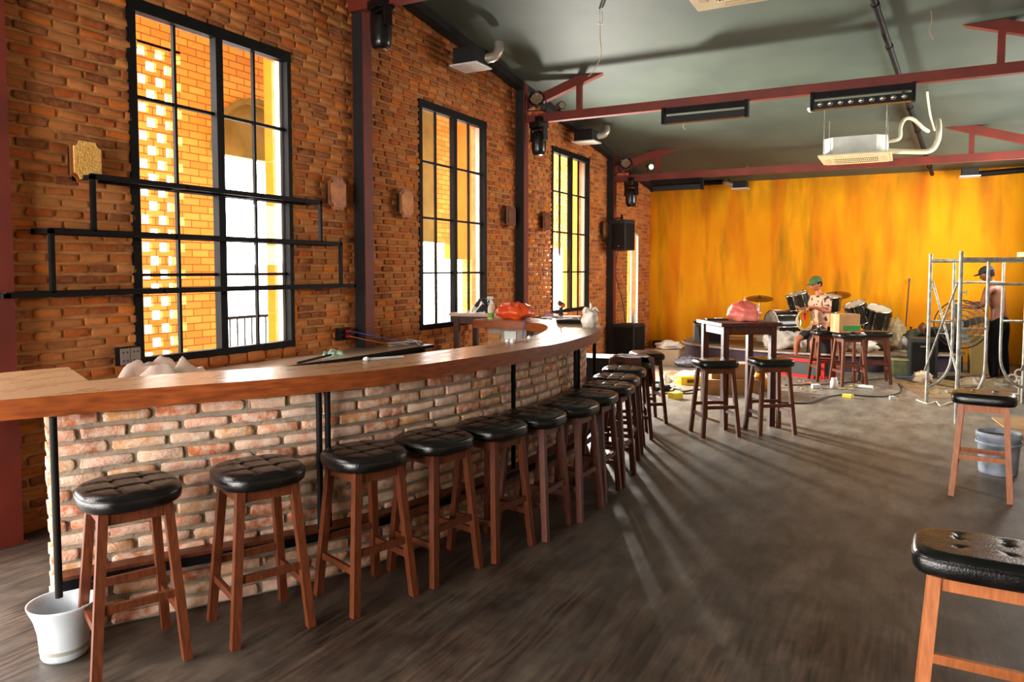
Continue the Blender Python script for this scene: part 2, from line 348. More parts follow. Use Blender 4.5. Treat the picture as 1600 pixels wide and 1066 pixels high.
lay_bricks(mb, lambda s: (WX, s), lambda s: (1, 0), 2.3, FY, 0.0, lambda s: ceilz(s) - 0.03, 0.172, 0.0535, 0.0195, holes, 0.018, tones, rng, 0)
struct(mb.build('wall_left', [wall_brick, wall_mortar]), 'orange brown brick wall with protruding rough bricks')
# soldier course under the windows
mb = MB()
for a, b in WINS:
    y = a
    while y < b - .05:
        l = min(0.2, b - y); brick(mb, lambda s: (WX + .012, s), lambda s: (1, 0), y + .006, y + l - .006, WZ0 - .085, WZ0 - .008, .03, tones[rng.randrange(4)], rng, 0); y += l
struct(mb.build('trim_1', [wall_brick]), 'brick sill course under the windows')
# ---- far wall: ochre and orange streaked paint
def m_yellow():
    m = bpy.data.materials.new('streaked_ochre'); m.use_nodes = True; nt = m.node_tree; n = nt.nodes; L = nt.links
    b = n['Principled BSDF']; b.inputs['Roughness'].default_value = 0.75; b.inputs['Specular IOR Level'].default_value = 0.2; tc = n.new('ShaderNodeTexCoord')
    def nz(sx, sz, sc, det=5, off=0):
        mp = n.new('ShaderNodeMapping'); mp.inputs['Scale'].default_value = (sx, 1, sz); mp.inputs['Location'].default_value = (off, 0, off); L.new(tc.outputs['Object'], mp.inputs[0])
        q = n.new('ShaderNodeTexNoise'); q.inputs['Scale'].default_value = sc; q.inputs['Detail'].default_value = det; L.new(mp.outputs[0], q.inputs[0]); return q.outputs['Fac']
    def ramp(f, lo, hi, top=1.0):
        r_ = n.new('ShaderNodeMapRange'); r_.inputs['From Min'].default_value = lo; r_.inputs['From Max'].default_value = hi; r_.inputs['To Max'].default_value = top; L.new(f, r_.inputs[0]); return r_.outputs[0]
    def mix(f, A, B):
        x = n.new('ShaderNodeMix'); x.data_type = 'RGBA'; L.new(f, x.inputs['Factor'])
        if isinstance(A, tuple): x.inputs['A'].default_value = A
        else: L.new(A, x.inputs['A'])
        x.inputs['B'].default_value = B; return x.outputs['Result']
    c = mix(ramp(nz(1, .6, 1.2), .35, .65), srgb(240, 150, 5), srgb(250, 172, 10))
    c = mix(ramp(nz(2.4, .36, 1.0, 9, 3), .48, .70, .8), c, srgb(212, 92, 6))
    c = mix(ramp(nz(3.0, .5, 1.3, 10, 11), .55, .75, .7), c, srgb(148, 112, 14))
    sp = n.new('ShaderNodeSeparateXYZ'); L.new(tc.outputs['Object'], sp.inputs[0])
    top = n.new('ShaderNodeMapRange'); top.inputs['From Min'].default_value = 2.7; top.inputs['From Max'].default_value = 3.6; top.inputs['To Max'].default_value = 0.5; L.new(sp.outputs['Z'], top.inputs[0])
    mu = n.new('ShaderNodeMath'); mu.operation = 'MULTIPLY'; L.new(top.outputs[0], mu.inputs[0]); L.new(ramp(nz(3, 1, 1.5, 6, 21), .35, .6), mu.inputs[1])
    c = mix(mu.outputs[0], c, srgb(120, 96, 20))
    L.new(c, b.inputs['Base Color']); return m
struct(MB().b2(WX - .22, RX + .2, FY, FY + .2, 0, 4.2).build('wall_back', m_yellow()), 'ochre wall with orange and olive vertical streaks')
# ---- right wall, its unseen opening added to brighten the ochre wall and stage, wall behind the camera with a wide open front
plaster = mat('grey_plaster', srgb(96, 84, 70), srgb(112, 98, 80), rough=0.9, scale=3)
mb = MB(); prev = BY
RFILL = [(10.4, 14.7, 1.8, 3.3)]
for a, b, z0, z1 in RFILL:
    mb.b2(RX, RX + .2, prev, a, 0, TOPO); mb.b2(RX, RX + .2, a, b, 0, z0); mb.b2(RX, RX + .2, a, b, z1, TOPO); prev = b
mb.b2(RX, RX + .2, prev, FY, 0, TOPO)
struct(mb.build('wall_right', plaster))
mb = MB(); mb.b2(WX - .2, RX + .2, BY - .2, BY, 3.1, TOPO + .2); mb.b2(-1.0, RX + .2, BY - .2, BY, 0, 3.1)
struct(mb.build('wall_front', plaster))
# ---- ceiling, falling towards the stage
ceil_m = mat('ceiling_paint', srgb(64, 76, 67), srgb(76, 88, 76), rough=0.62, scale=1.2, bump=0.03)
mb = MB(); y0, y1 = BY - .2, FY + .2
mb.hexa([(WX - .22, y0, ceilz(y0)), (RX + .2, y0, ceilz(y0)), (RX + .2, y1, ceilz(y1)), (WX - .22, y1, ceilz(y1)), (WX - .22, y0, ceilz(y0) + .15), (RX + .2, y0, ceilz(y0) + .15), (RX + .2, y1, ceilz(y1) + .15), (WX - .22, y1, ceilz(y1) + .15)])
struct(mb.build('ceiling', ceil_m), 'dark grey green painted sloping ceiling')
mb = MB(); ya, yb = 2.0, FY
mb.hexa([(WX + .03, ya, ceilz(ya) - .1), (WX + .16, ya, ceilz(ya) - .1), (WX + .16, yb, ceilz(yb) - .1), (WX + .03, yb, ceilz(yb) - .1), (WX + .03, ya, ceilz(ya)), (WX + .16, ya, ceilz(ya)), (WX + .16, yb, ceilz(yb)), (WX + .03, yb, ceilz(yb))])
struct(mb.build('trim_2', black_dull), 'black band along the top of the brick wall')
# ---- raised sill of wood in the left door opening behind the bar
# ---- steel: columns, tie beams with posts and rafter stubs
for i, (yc, lab) in enumerate([(2.48, 'maroon steel column at the left edge, beside the nearest window'), (5.97, 'maroon steel column between the nearest and middle windows'), (9.5, 'maroon steel column between the middle and far windows'), (13.2, 'maroon steel column beyond the far window, behind the hung loudspeaker')]):
    mb = MB(); zt = ceilz(yc)
    wd = .13 if i else .16
    mb.b2(WX + .01, WX + .022, yc - wd / 2, yc + wd / 2, 0, zt); mb.b2(WX + .15, WX + .162, yc - wd / 2, yc + wd / 2, 0, zt); mb.b2(WX + .02, WX + .155, yc - .006, yc + .006, 0, zt)
    if i == 0: mb.b2(WX + .02, WX + .155, yc + .055, yc + .065, 0, zt)
    c = mb.build('steel_column', maroon); tag(c, lab, 'column', 'steel columns along the brick wall')
    
    MB().b2(WX + .022, WX + .150, yc - wd / 2 + .004, yc - wd / 2 + .010, 0, zt).build('black_side', black_dull, c)
    mb2 = MB(); mb2.b2(WX + .005, WX + .17, yc - wd / 2 - .02, yc + wd / 2 + .02, 0, .012); mb2.build('base_plate', maroon, c)
for yb, zb, lab in [(5.9, 4.26, 'maroon steel tie beam nearest the camera, mostly above the view'), (9.52, 3.775, 'maroon steel tie beam carrying the two hanging light bars'), (13.2, 3.33, 'maroon steel tie beam in front of the ochre wall')]:
    t = thing('tie_beam', lab, 'beam', (0, yb, 0), group='roof tie beams')
    h = .118; mb = MB(); x0, x1 = WX + .01, RX - .01
    mb.b2(x0, x1, -.05, .05, zb, zb + .009); mb.b2(x0, x1, -.05, .05, zb + h - .009, zb + h); mb.b2(x0, x1, -.004, .004, zb, zb + h); mb.b2(x0, x1, -.046, -.040, zb + .006, zb + h - .006)
    mb.build('chord', maroon, t)
    cz = ceilz(yb) + .02
    if yb > 6:
        for sgn in (-1, 1):
            xc = -1.57 + sgn * 2.43
            mb = MB(); mb.b2(xc - .035, xc + .035, -.035, .035, zb + h, cz - .1); mb.build('post', maroon, t)
            P = lambda x, z: (-1.57 + sgn * x, z)
            poly = [P(3.35, cz - .43), P(3.35, cz - .30), P(2.42, cz), P(2.02, cz), P(2.42, cz - .13)]
            vs = [(x, -.05, z) for x, z in poly] + [(x, .05, z) for x, z in poly]; n_ = 5
            mb = MB().add(vs, [tuple(range(n_)), tuple(reversed(range(n_, 2 * n_)))] + [(i, (i + 1) % n_, n_ + (i + 1) % n_, n_ + i) for i in range(n_)])
            mb.build('rafter_end', maroon, t)
# ---- windows: black steel frames, muntins, panes; ochre reveal board on the right jamb
pane = m_glass('pane_glass')
for i, (a, b) in enumerate(WINS):
    xf = WX - .05; mb = MB(); t_ = .05
    mb.b2(xf, WX + .02, a - .02, a + .045, WZ0, WZ1 + .03); mb.b2(xf, WX + .02, b - .045, b, WZ0, WZ1 + .03)
    mb.b2(xf, WX + .025, a - .02, b, WZ1 - .05, WZ1 + .04); mb.b2(xf, WX + .025, a - .02, b, WZ0 - .01, WZ0 + .05)
    mid = (a + b) / 2; mb.b2(xf, WX + .02, mid - .04, mid + .03, WZ0, WZ1)
    mb.b2(xf - .03, WX, mid + .012, mid + .045, WZ0 + .04, WZ1 - .04, 1); mb.b2(xf - .06, xf, b - .075, b - .045, WZ0 + .04, WZ1 - .04, 1)
    for (p, q) in ((a + .045, mid - .04), (mid + .045, b - .045)):
        c_ = (p + q) / 2; mb.b2(xf, WX - .02, c_ - .011, c_ + .011, WZ0, WZ1)
    for z in (2.965, 2.31, 1.66): mb.b2(xf, WX - .015, a, b, z - .012, z + .012)
    o = mb.build('window_%d' % (i + 1), [black_steel, mat('sash_white_%d' % i, srgb(196, 188, 172), rough=.5)]); struct(o, ['tall black framed window nearest the camera, behind the black shelf', 'tall black framed middle window', 'tall black framed far window'][i])
    MB().b2(xf + .022, xf + .026, a + .02, b - .02, WZ0 + .02, WZ1 - .02).build('pane', pane, o)
    MB().b2(WX - .01, WX + .012, b + .004, b + .03, WZ0 - .02, WZ1 + .02).build('jamb_strip', galv_yellow, o)
    MB().b2(WX - .22, WX - .06, b + .001, b + .004, WZ0, WZ1).build('reveal', galv_yellow, o)
# ---- narrow window past the far column
o = MB().b2(WX - .04, WX + .0, OPEN4[0], OPEN4[0] + .04, 0, OPEN4[3]).b2(WX - .04, WX, OPEN4[1] - .04, OPEN4[1], 0, OPEN4[3]).b2(WX - .04, WX, OPEN4[0], OPEN4[1], OPEN4[3] - .04, OPEN4[3]).b2(WX - .04, WX, 14.66, 14.7, 0, OPEN4[3]).build('window_4', white_paint)
struct(o, 'narrow bright opening at the far end of the brick wall'); MB().b2(WX - .025, WX - .02, OPEN4[0] + .04, OPEN4[1] - .04, 0.02, OPEN4[3] - .04).build('pane', pane, o)
# ---- gallery outside: yellow-washed brick wall with pierced panels, arches and openings
def m_gal():
    m = bpy.data.materials.new('gallery_brick'); m.use_nodes = True; nt = m.node_tree; n = nt.nodes; L = nt.links
    b = n['Principled BSDF']; b.inputs['Roughness'].default_value = .9; tc = n.new('ShaderNodeTexCoord')
    mp = n.new('ShaderNodeMapping'); mp.inputs['Rotation'].default_value = (R(90), 0, R(90)); L.new(tc.outputs['Object'], mp.inputs[0])
    sp = n.new('ShaderNodeSeparateXYZ'); L.new(tc.outputs['Object'], sp.inputs[0])
    cm = n.new('ShaderNodeCombineXYZ'); L.new(sp.outputs['Y'], cm.inputs[0]); L.new(sp.outputs['Z'], cm.inputs[1])
    br = n.new('ShaderNodeTexBrick'); br.inputs['Scale'].default_value = 1; br.inputs['Brick Width'].default_value = .24; br.inputs['Row Height'].default_value = .088; br.inputs['Mortar Size'].default_value = .007; br.inputs['Bias'].default_value = 0.1
    br.inputs['Color1'].default_value = srgb(190, 134, 44); br.inputs['Color2'].default_value = srgb(210, 168, 76); br.inputs['Mortar'].default_value = srgb(140, 88, 26); L.new(cm.outputs[0], br.inputs[0]); L.new(br.outputs[0], b.inputs['Base Color'])
    return m
gal = m_gal(); GX = -7.5
olive = mat('olive_render', srgb(104, 98, 42), srgb(128, 118, 58), rough=.9, scale=3, bump=.1)
mb = MB()
TH = [.25]
def gw(y0, y1, z0, z1, mi=0): mb.b2(GX - TH[0], GX, y0, y1, z0, z1, mi)
def pierced(y0, y1, z0, z1, hy=.12, hz=.10, gy=.10, gz=.055):
    # brick lattice: solid strips between open squares
    z = z0; r_ = 0; TH[0] = .05
    while z < z1 - .01:
        gw(y0, y1, z, z + gz); y = y0; off = (r_ % 2) * (hy + gy) / 2; zz = min(z + gz + hz, z1)
        if off: gw(y0, y0 + off - hy / 2 + .05, z + gz, zz)
        y = y0 + off + hy / 2 * (1 if not off else 1)
        ys_ = y0 + off
        while ys_ < y1:
            gw(ys_ + hy, min(ys_ + hy + gy, y1), z + gz, zz) if ys_ + hy < y1 else None; ys_ += hy + gy
        z += gz + hz; r_ += 1
    TH[0] = .25
GT = 4.6
gw(3.0, 5.35, 0, GT); pierced(5.35, 5.9, .3, 4.2); gw(5.35, 5.9, 0, .3); gw(5.35, 5.9, 4.2, GT)
gw(5.9, 6.35, 0, GT)
# arch with olive surround: opening below, filled half disc above
def arch(y0, y1, zs, zt_open, fill=True):
    yc, r_ = (y0 + y1) / 2, (y1 - y0) / 2; N = 16
    pts = [(yc - r_ * math.cos(math.pi * k / N), zs + r_ * math.sin(math.pi * k / N)) for k in range(N + 1)]
    for k in range(N):
        (ya_, za), (yb_, zb_) = pts[k], pts[k + 1]
        mb.hexa([(GX - .25, ya_, za), (GX, ya_, za), (GX, yb_, zb_), (GX - .25, yb_, zb_), (GX - .25, ya_, GT), (GX, ya_, GT), (GX, yb_, GT), (GX - .25, yb_, GT)], 0)
        c0 = Vector((0, yc, zs)); 
        o0 = Vector((0, ya_ - yc, za - zs)) * 1.09; o1 = Vector((0, yb_ - yc, zb_ - zs)) * 1.09
        mb.hexa([(GX, ya_, za), (GX + .05, ya_, za), (GX + .05, yb_, zb_), (GX, yb_, zb_), (GX, yc + o0.y, zs + o0.z), (GX + .05, yc + o0.y, zs + o0.z), (GX + .05, yc + o1.y, zs + o1.z), (GX, yc + o1.y, zs + o1.z)], 1)
        if fill and za > zt_open or zb_ > zt_open:
            mb.hexa([(GX - .2, ya_, zt_open), (GX - .08, ya_, zt_open), (GX - .08, yb_, zt_open), (GX - .2, yb_, zt_open), (GX - .2, ya_, max(za, zt_open)), (GX - .08, ya_, max(za, zt_open)), (GX - .08, yb_, max(zb_, zt_open)), (GX - .2, yb_, max(zb_, zt_open))], 1)
arch(6.35, 7.75, 3.15, 3.15)
mb.b2(-6.75, -6.55, 6.45, 7.05, 0, GT, 2)
gw(7.75, 10.3, 0, GT, 2); gw(10.3, 11.15, 2.2, GT, 1); gw(10.3, 11.15, 0, .2, 1); gw(11.15, 11.85, 2.2, GT); gw(11.15, 11.85, 0, .2)
gw(11.85, 12.5, 1.9, GT, 2); gw(11.85, 12.5, 0, .3, 2)
gw(12.5, 12.6, 0, GT); gw(12.6, 14.9, 0, .6); gw(12.6, 14.9, 3.6, GT); gw(14.9, 16.4, 2.2, GT); gw(14.9, 16.4, 0, .4); pierced(16.4, 17.4, 2.2, 4.3); gw(16.4, 17.4, 4.3, GT); gw(16.4, 17.4, 0, .4); gw(17.4, 20, 0, GT, 2)
struct(mb.build('wall_outer', [gal, olive, galv_yellow]), 'yellow washed pierced brick wall of the gallery outside')
struct(MB().b2(GX, WX - .22, 20, 20.2, 0, GT).build('wall_outer_end', galv_yellow))
struct(MB().b2(GX - .25, -6.35, 3.0, 20, GT + .02, GT + .15).build('dimming_slab', white_paint), 'slab added over the gallery outside to dim its upper wall')  # added overhead to keep sky light off the upper gallery wall
# railing in the arch
t = thing('railing', 'black bar railing outside, seen through the nearest window', 'railing', (GX - .1, 7.1, 0))
MB().b2(-.015, .015, -.64, .64, 1.06, 1.1).build('top_rail', black_steel, t)
for k in range(11): MB().b2(-.008, .008, -.6 + k * .12 - .008, -.6 + k * .12 + .008, .05, 1.07).build('baluster', black_steel, t)
# daylight portals
for a, b in WINS: area_portal('daylight', (WX - .1, (a + b) / 2, 2.31), (1, 0, 0), b - a, 2.6)
area_portal('daylight', (WX - .1, 14.72, 1.25), (1, 0, 0), .75, 2.4)
area_portal('daylight', (WX - .25, -.15, 1.75), (1, 0, 0), 4.5, 3.5)
area_portal('daylight', (-3.0, BY - .1, 1.55), (0, 1, 0), 4.0, 3.1)
for a, b, z0, z1 in RFILL: area_portal('daylight', (RX + .1, (a + b) / 2, (z0 + z1) / 2), (-1, 0, 0), b - a, z1 - z0)  # portal of the opening added to brighten the ochre wall and stage
# ================================================================== BAR
TZ = 1.15
outer_pts = [(-3.62, 1.30), (-3.36, 1.70), (-3.13, 2.13), (-2.90, 2.50), (-2.69, 2.86), (-2.50, 3.32), (-2.37, 3.95), (-2.29, 4.6), (-2.27, 5.2), (-2.33, 5.85), (-2.50, 6.5), (-2.78, 7.05), (-3.2, 7.42), (-3.62, 7.52)]
inner_pts = [(-3.55, 2.22), (-3.45, 2.50), (-3.20, 2.90), (-3.02, 3.20), (-2.90, 3.55), (-2.79, 4.1), (-2.70, 4.65), (-2.67, 5.1), (-2.74, 5.65), (-2.92, 6.22), (-3.18, 6.68), (-3.5, 6.9)]
oc = [(p.x, p.y) for p in catmull([(x, y, 0) for x, y in outer_pts], 5)]
ic = [(p.x, p.y) for p in catmull([(x, y, 0) for x, y in inner_pts], 5)]
top_poly = [(-4.30, 1.30)] + oc + [(-4.17, 7.52), (-4.17, 6.95)] + ic[::-1] + [(-4.17, 2.49), (-4.24, 2.17)]
bar = thing('bar_counter', 'long curved bar with thick wooden top and whitewashed brick front', 'bar counter', (0, 0, 0))
def strip_slab(polyo, polyi, z0, z1, mt, name, parent):  # not used for the flap ends
    pass
mb = MB()
# top slab triangulated through bmesh
def slab(mb, poly, z0, z1, mi_top=0, mi_side=1):
    area = sum(poly[i][0] * poly[(i + 1) % len(poly)][1] - poly[(i + 1) % len(poly)][0] * poly[i][1] for i in range(len(poly)))
    flip = area < 0; P = [Vector(p) for p in poly]; tri = []
    for t in tessellate_polygon([[Vector((p.x, p.y, 0)) for p in P]]):
        a_, b_, c_ = (P[i] for i in t); cr_ = (b_ - a_).cross(c_ - a_)
        tri.append(tuple(t) if cr_ > 0 else tuple(reversed(t)))
    n_ = len(poly)
    e = .012
    mb.add([(x, y, z1) for x, y in poly], tri, mi_top)
    mb.add([(x, y, z0) for x, y in poly], [t[::-1] for t in tri], mi_side)
    vv = [(x, y, z0) for x, y in poly] + [(x, y, z1) for x, y in poly]
    sd = [(i, (i + 1) % n_, n_ + (i + 1) % n_, n_ + i) for i in range(n_)]
    if flip: sd = [t[::-1] for t in sd]
    mb.add(vv, sd, mi_side); return mb
slab(mb, top_poly, TZ - .09, TZ)
mb.build('bar_top', [bar_wood, bar_edge_wood], bar)
def ribbon(mb, A, B, z0, z1, mi=0):
    for i in range(len(A) - 1):
        a, b, c, d = A[i], A[i + 1], B[i + 1], B[i]
        mb.add([(*p, z0) for p in (a, b, c, d)] + [(*p, z1) for p in (a, b, c, d)], [(0, 1, 2, 3), (7, 6, 5, 4), (1, 0, 4, 5), (3, 2, 6, 7)] + ([(0, 3, 7, 4)] if i == 0 else []) + ([(2, 1, 5, 6)] if i == len(A) - 2 else []), mi)
    return mb
# brick front, set back from the edge of the top
def offset(pl, d):
    out = []
    for i in range(len(pl)):
        a, b = Vector(pl[max(i - 1, 0)]), Vector(pl[min(i + 1, len(pl) - 1)]); t = (b - a).normalized(); out.append((pl[i][0] - t.y * d, pl[i][1] + t.x * d))
    return out
face = [p for p in offset(oc, .15) if p[1] > 1.9 or p[0] > -3.45]
face = [p for p in face if p[1] > 1.88]
cum = [0]
for a, b in zip(face, face[1:]): cum.append(cum[-1] + math.dist(a, b))
def fpos(s):
    s = max(0, min(cum[-1] - 1e-6, s))
    for i in range(len(cum) - 1):
        if cum[i + 1] >= s: break
    t = (s - cum[i]) / (cum[i + 1] - cum[i]); a, b = face[i], face[i + 1]; return (a[0] + (b[0] - a[0]) * t, a[1] + (b[1] - a[1]) * t)
def fnrm(s):
    a, b = Vector(fpos(s - .08)), Vector(fpos(s + .08)); t = (b - a).normalized(); return (t.y, -t.x)
mb = MB(); back = offset(face, .17); n_ = len(face); poly = face + back[::-1]
ribbon(mb, face, back, 0, TZ - .09, 1)
btones = [srgb(*c)[:3] for c in [(216, 152, 120), (222, 164, 134), (210, 136, 100), (228, 182, 154), (214, 152, 100), (206, 130, 94), (226, 188, 164), (216, 162, 138), (212, 124, 80), (222, 170, 128)]]
rng = random.Random(11)
lay_bricks(mb, fpos, fnrm, 0.0, cum[-1], 0.012, lambda s: TZ - .1, .208, .0485, .021, [], .018, btones, rng, 0, .12)
# end face of the brick body, laid as headers
p0, q0 = Vector(face[0]), Vector(back[0]); du = (p0 - q0).normalized()
lay_bricks(mb, lambda s: tuple(q0 + du * s), lambda s: (du.y, -du.x), 0.0, .17, 0.012, lambda s: TZ - .1, .15, .0485, .021, [], .018, btones, rng, 0, .05)
mb.build('brick_front', [bar_brick, bar_mortar], bar)
# foot rail: wood plank on black steel angle, hung from pipes
fr_o = [p for p in offset(oc, .045) if p[1] > 1.84]; fr_i = offset(fr_o, .10)
mb = MB(); ribbon(mb, fr_o, fr_i, .300, .318); mb.build('foot_rail', stool_wood, bar)
mb = MB(); ribbon(mb, fr_o, offset(fr_o, .02), .255, .302); mb.build('rail_frame', black_steel, bar)
def at_y(pl, y): return min(pl, key=lambda p: abs(p[1] - y) + (10 if p[0] < -3.6 else 0))
def pipe(x, y): MB().tube([(x, y, .26), (x, y, TZ - .09)], .016, 12).build('hanger_pipe', black_steel, bar)
pipe(-3.245, 1.865)
for yy in (2.95, 4.42, 5.55, 6.6):
    a = at_y(fr_o, yy); n2 = at_y(fr_o, yy + .12); t = (Vector(n2) - Vector(a)).normalized()
    for sgn in (-1, 1): pipe(a[0] + t.x * (.024 if yy < 3 else .042) * sgn - .018, a[1] + t.y * (.024 if yy < 3 else .042) * sgn)
# masonry under the far return of the bar
mb = MB(); mb.b2(-4.02, -3.55, 7.02, 7.4, 0, TZ - .09, 1)
lay_bricks(mb, lambda s: (s, 7.02), lambda s: (0, -1), -4.02, -3.86, 0.0, lambda s: TZ - .1, .16, .06, .018, [], .02, tones, rng, 0); mb.build('return_pier', [wall_brick, bar_mortar], bar)
mb = MB(); mb.box((-3.74, 7.012, .99), (.14, .014, .085)); mb.build('socket_plate', white_plastic, bar)
# back counter along the wall
bc = thing('back_counter', 'low glossy counter along the brick wall under the nearest window', 'counter', (0, 0, 0))
poly = [(WX + .03, 2.62), (-4.50, 2.62), (-4.50, 4.6), (-4.44, 5.2), (-4.42, 6.55), (WX + .03, 6.55)]
mb = MB(); slab(mb, poly, .868, .90, 0, 1); mb.build('counter_top', [mat('glossy_counter', srgb(168, 140, 118), srgb(188, 160, 136), rough=.28, scale=5), black_steel], bc)
mb = MB()
for x0, y0 in ((-4.55, 3.6), (-4.55, 4.9), (-4.5, 6.45), (-4.9, 3.6), (-4.9, 4.9), (-4.9, 6.45)): mb = MB(); mb.b2(x0 - .02, x0 + .02, y0 - .02, y0 + .02, 0, .868); mb.build('leg', black_steel, bc)
mb = MB(); mb.b2(-4.56, -4.52, 2.66, 6.5, .80, .868); mb.build('front_rail', black_steel, bc)

# black steel step shelf in front of the nearest window
sh = thing('step_shelf', 'black steel three tier stepped shelf across the nearest window', 'shelf', (0, 0, 0))
gl_shelf = m_glass('shelf_glass', (0.9, 0.95, 0.93, 1))
tiers = [(1.555, 2.47, 5.66), (1.955, 2.74, 5.47), (2.325, 3.02, 5.2)]
XF = WX + .24; XB = WX + .03; q = .028
for k, (z, a, b) in enumerate(tiers):
    mb = MB(); mb.b2(XF - q, XF, a, b, z - q, z + q * .3); mb.b2(XB, XB + q, a, b, z - q, z + q * .3)
    for y in (a, b - q, a + (b - a) / 3, a + 2 * (b - a) / 3): mb.b2(XB, XF, y, y + q * (1 if y in (a, b - q) else .5), z - q, z)
    mb.build('shelf_frame', black_steel, sh)
    MB().b2(XB + q, XF - q, a + q, b - q, z - .004, z + .003).build('shelf_glass', gl_shelf, sh)
    if k < 2:
        zu = tiers[k + 1][0]; a2, b2_ = tiers[k + 1][1], tiers[k + 1][2]
        ups = [a2, b2_ - q]
        for y in ups:
            mb = MB(); mb.b2(XF - q, XF, y, y + q, z, zu - q); mb.build('upright', black_steel, sh)

# ================================================================== STOOLS
def cushion(hx, hy, hz, n_exp, tuft, mb, z0):
    K = 64; rad = 16; vs = []; fs = []
    def sup(th, sx, sy):
        c_, s_ = math.cos(th), math.sin(th); e = 2 / n_exp
        return (sx * math.copysign(abs(c_) ** e, c_), sy * math.copysign(abs(s_) ** e, s_))
    rings = []
    for (f_, z) in ((.0, 0), (.80, 0), (.93, .004), (.985, .016), (1.0, .034), (.995, .052), (.97, .066), (.93, .0745), (.90, .077)): rings.append((f_, z, 0))
    for i in range(rad): rings.append((.9 * (1 - (i + 1) / rad), .079, 1))
    for (f_, z, tp) in rings:
        for k in range(K):
            x, y = sup(2 * math.pi * k / K, hx, hy)
            mn = min(hx, hy)
            if f_ > .5: # keep the corner radius constant-ish
                x, y = x - math.copysign(min(abs(x), (1 - f_) * mn), x) * (abs(x) / hx) ** .6, y - math.copysign(min(abs(y), (1 - f_) * mn), y) * (abs(y) / hy) ** .6
            else: x, y = x * f_ / .5 * (1 - (.5 * mn / hx)) , y * f_ / .5 * (1 - (.5 * mn / hy))
            dz = 0
            if tp:
                edge = max(0, 1 - (abs(x / hx) ** n_exp + abs(y / hy) ** n_exp)); dz += .006 * min(1, edge * 1.5)
                for (cx_, cy_) in tuft['buttons']:
                    d2 = (x - cx_) ** 2 + (y - cy_) ** 2; dz -= .0075 * math.exp(-d2 / .00016) 
                for (ax, ay, bx, by) in tuft['creases']:
                    L2 = (bx - ax) ** 2 + (by - ay) ** 2; t = max(0, min(1, ((x - ax) * (bx - ax) + (y - ay) * (by - ay)) / L2)); d2 = (x - ax - t * (bx - ax)) ** 2 + (y - ay - t * (by - ay)) ** 2
                    dz -= .0075 * math.exp(-d2 / .00007)
            vs.append((x, y, z0 + z * hz / .079 + dz))
    n_r = len(rings)
    fs = [(i * K + k, i * K + (k + 1) % K, (i + 1) * K + (k + 1) % K, (i + 1) * K + k) for i in range(n_r - 1) for k in range(K)]
    return mb.add(vs, fs, 0, True)
rc_lit_wood = mat('lit_stool_wood', srgb(150, 84, 42), srgb(182, 108, 60), rough=0.42, scale=14, stretch=(6, 6, 0.8), bump=0.06, mixlo=0.3, mixhi=0.7)  # stool wood again, lightened to carry the strong light on the right stools
def make_stool(kind, label):
    stool_wood = MATS['lit_stool_wood' if kind == 'rect' else 'stool_wood']
    t = thing('bar_stool', label, 'bar stool')
    if kind == 'round': hx = hy = .205; ne = 2.7; fx = fy = .178; tx = ty = .125; bt = [(-.06, -.06), (.06, -.06), (.06, .06), (-.06, .06)]; r_ = .175; cr = [(-.06, -r_, -.06, r_), (.06, -r_, .06, r_), (-r_, -.06, r_, -.06), (-r_, .06, r_, .06)]
    elif kind == 'square': hx, hy = .215, .17; ne = 4.2; fx, fy = .19, .165; tx, ty = .14, .105; bt = [(-.07, -.05), (.07, -.05), (.07, .05), (-.07, .05)]; cr = []
    else: hx, hy = .212, .165; ne = 4.5; fx, fy = .185, .16; tx, ty = .140, .095; bt = [(-.07, -.045), (.07, -.045), (.07, .045), (-.07, .045)]; cr = [(-.07, .045, -.07, .1), (.07, .045, .07, .1)]
    mb = MB(); cushion(hx, hy, .079, ne, dict(buttons=bt, creases=cr), mb, .695); seat = mb.build('seat', leather, t)
    mb = MB()
    pts = []
    e_ = 2 / ne
    for k in range(64):
        th = 2 * math.pi * k / 64; c_, s_ = math.cos(th), math.sin(th)
        pts.append((hx * .985 * math.copysign(abs(c_) ** e_, c_), hy * .985 * math.copysign(abs(s_) ** e_, s_), .695 + .058))
    mb.tube(pts, .0035, 6, closed=True); mb.build('piping', leather, seat)
    ws = .038
    for sx in (-1, 1):
        for sy in (-1, 1):
            mb = MB(); mb.bar((sx * fx, sy * fy, 0), (sx * tx, sy * ty, .695), ws, ws, up=(0, 1, 0)); mb.build('leg', stool_wood, t)
    def at(z): f_ = z / .695; return (fx + (tx - fx) * f_, fy + (ty - fy) * f_)
    mb = MB(); ax, ay = at(.668)
    for sy in (-1, 1): mb.bar((-ax, sy * ay, .668), (ax, sy * ay, .668), .02, .05)
    for sx in (-1, 1): mb.bar((sx * ax, -ay, .668), (sx * ax, ay, .668), .02, .05)
    mb.b2(-ax, ax, -ay, ay, .685, .697); mb.build('apron', stool_wood, t)
    ax, ay = at(.30)
    for sy in (-1, 1): MB().bar((-ax, sy * ay, .30), (ax, sy * ay, .30), .02, .034).build('stretcher', stool_wood, t)
    ax, ay = at(.215)
    for sx in (-1, 1): MB().bar((sx * ax, -ay, .215), (sx * ax, ay, .215), .02, .034).build('stretcher', stool_wood, t)
    return t
ordn = ['nearest the camera, beside the white bucket', 'second', 'third', 'fourth', 'fifth', 'sixth', 'seventh', 'eighth', 'ninth', 'tenth', 'eleventh']
BS = [(-2.955, 2.01, 67), (-2.69, 2.49, 66), (-2.44, 2.97, 72), (-2.31, 3.42, 78), (-2.19, 3.86, 80), (-2.11, 4.28, 89), (-2.05, 4.71, 88), (-2.07, 5.16, 92), (-2.09, 5.60, 95), (-2.19, 6.06, 100), (-2.31, 6.62, 105), (-2.43, 7.2, 115)]
rs = make_stool('round', 'black tufted round bar stool at the bar front, nearest the camera, beside the white bucket')
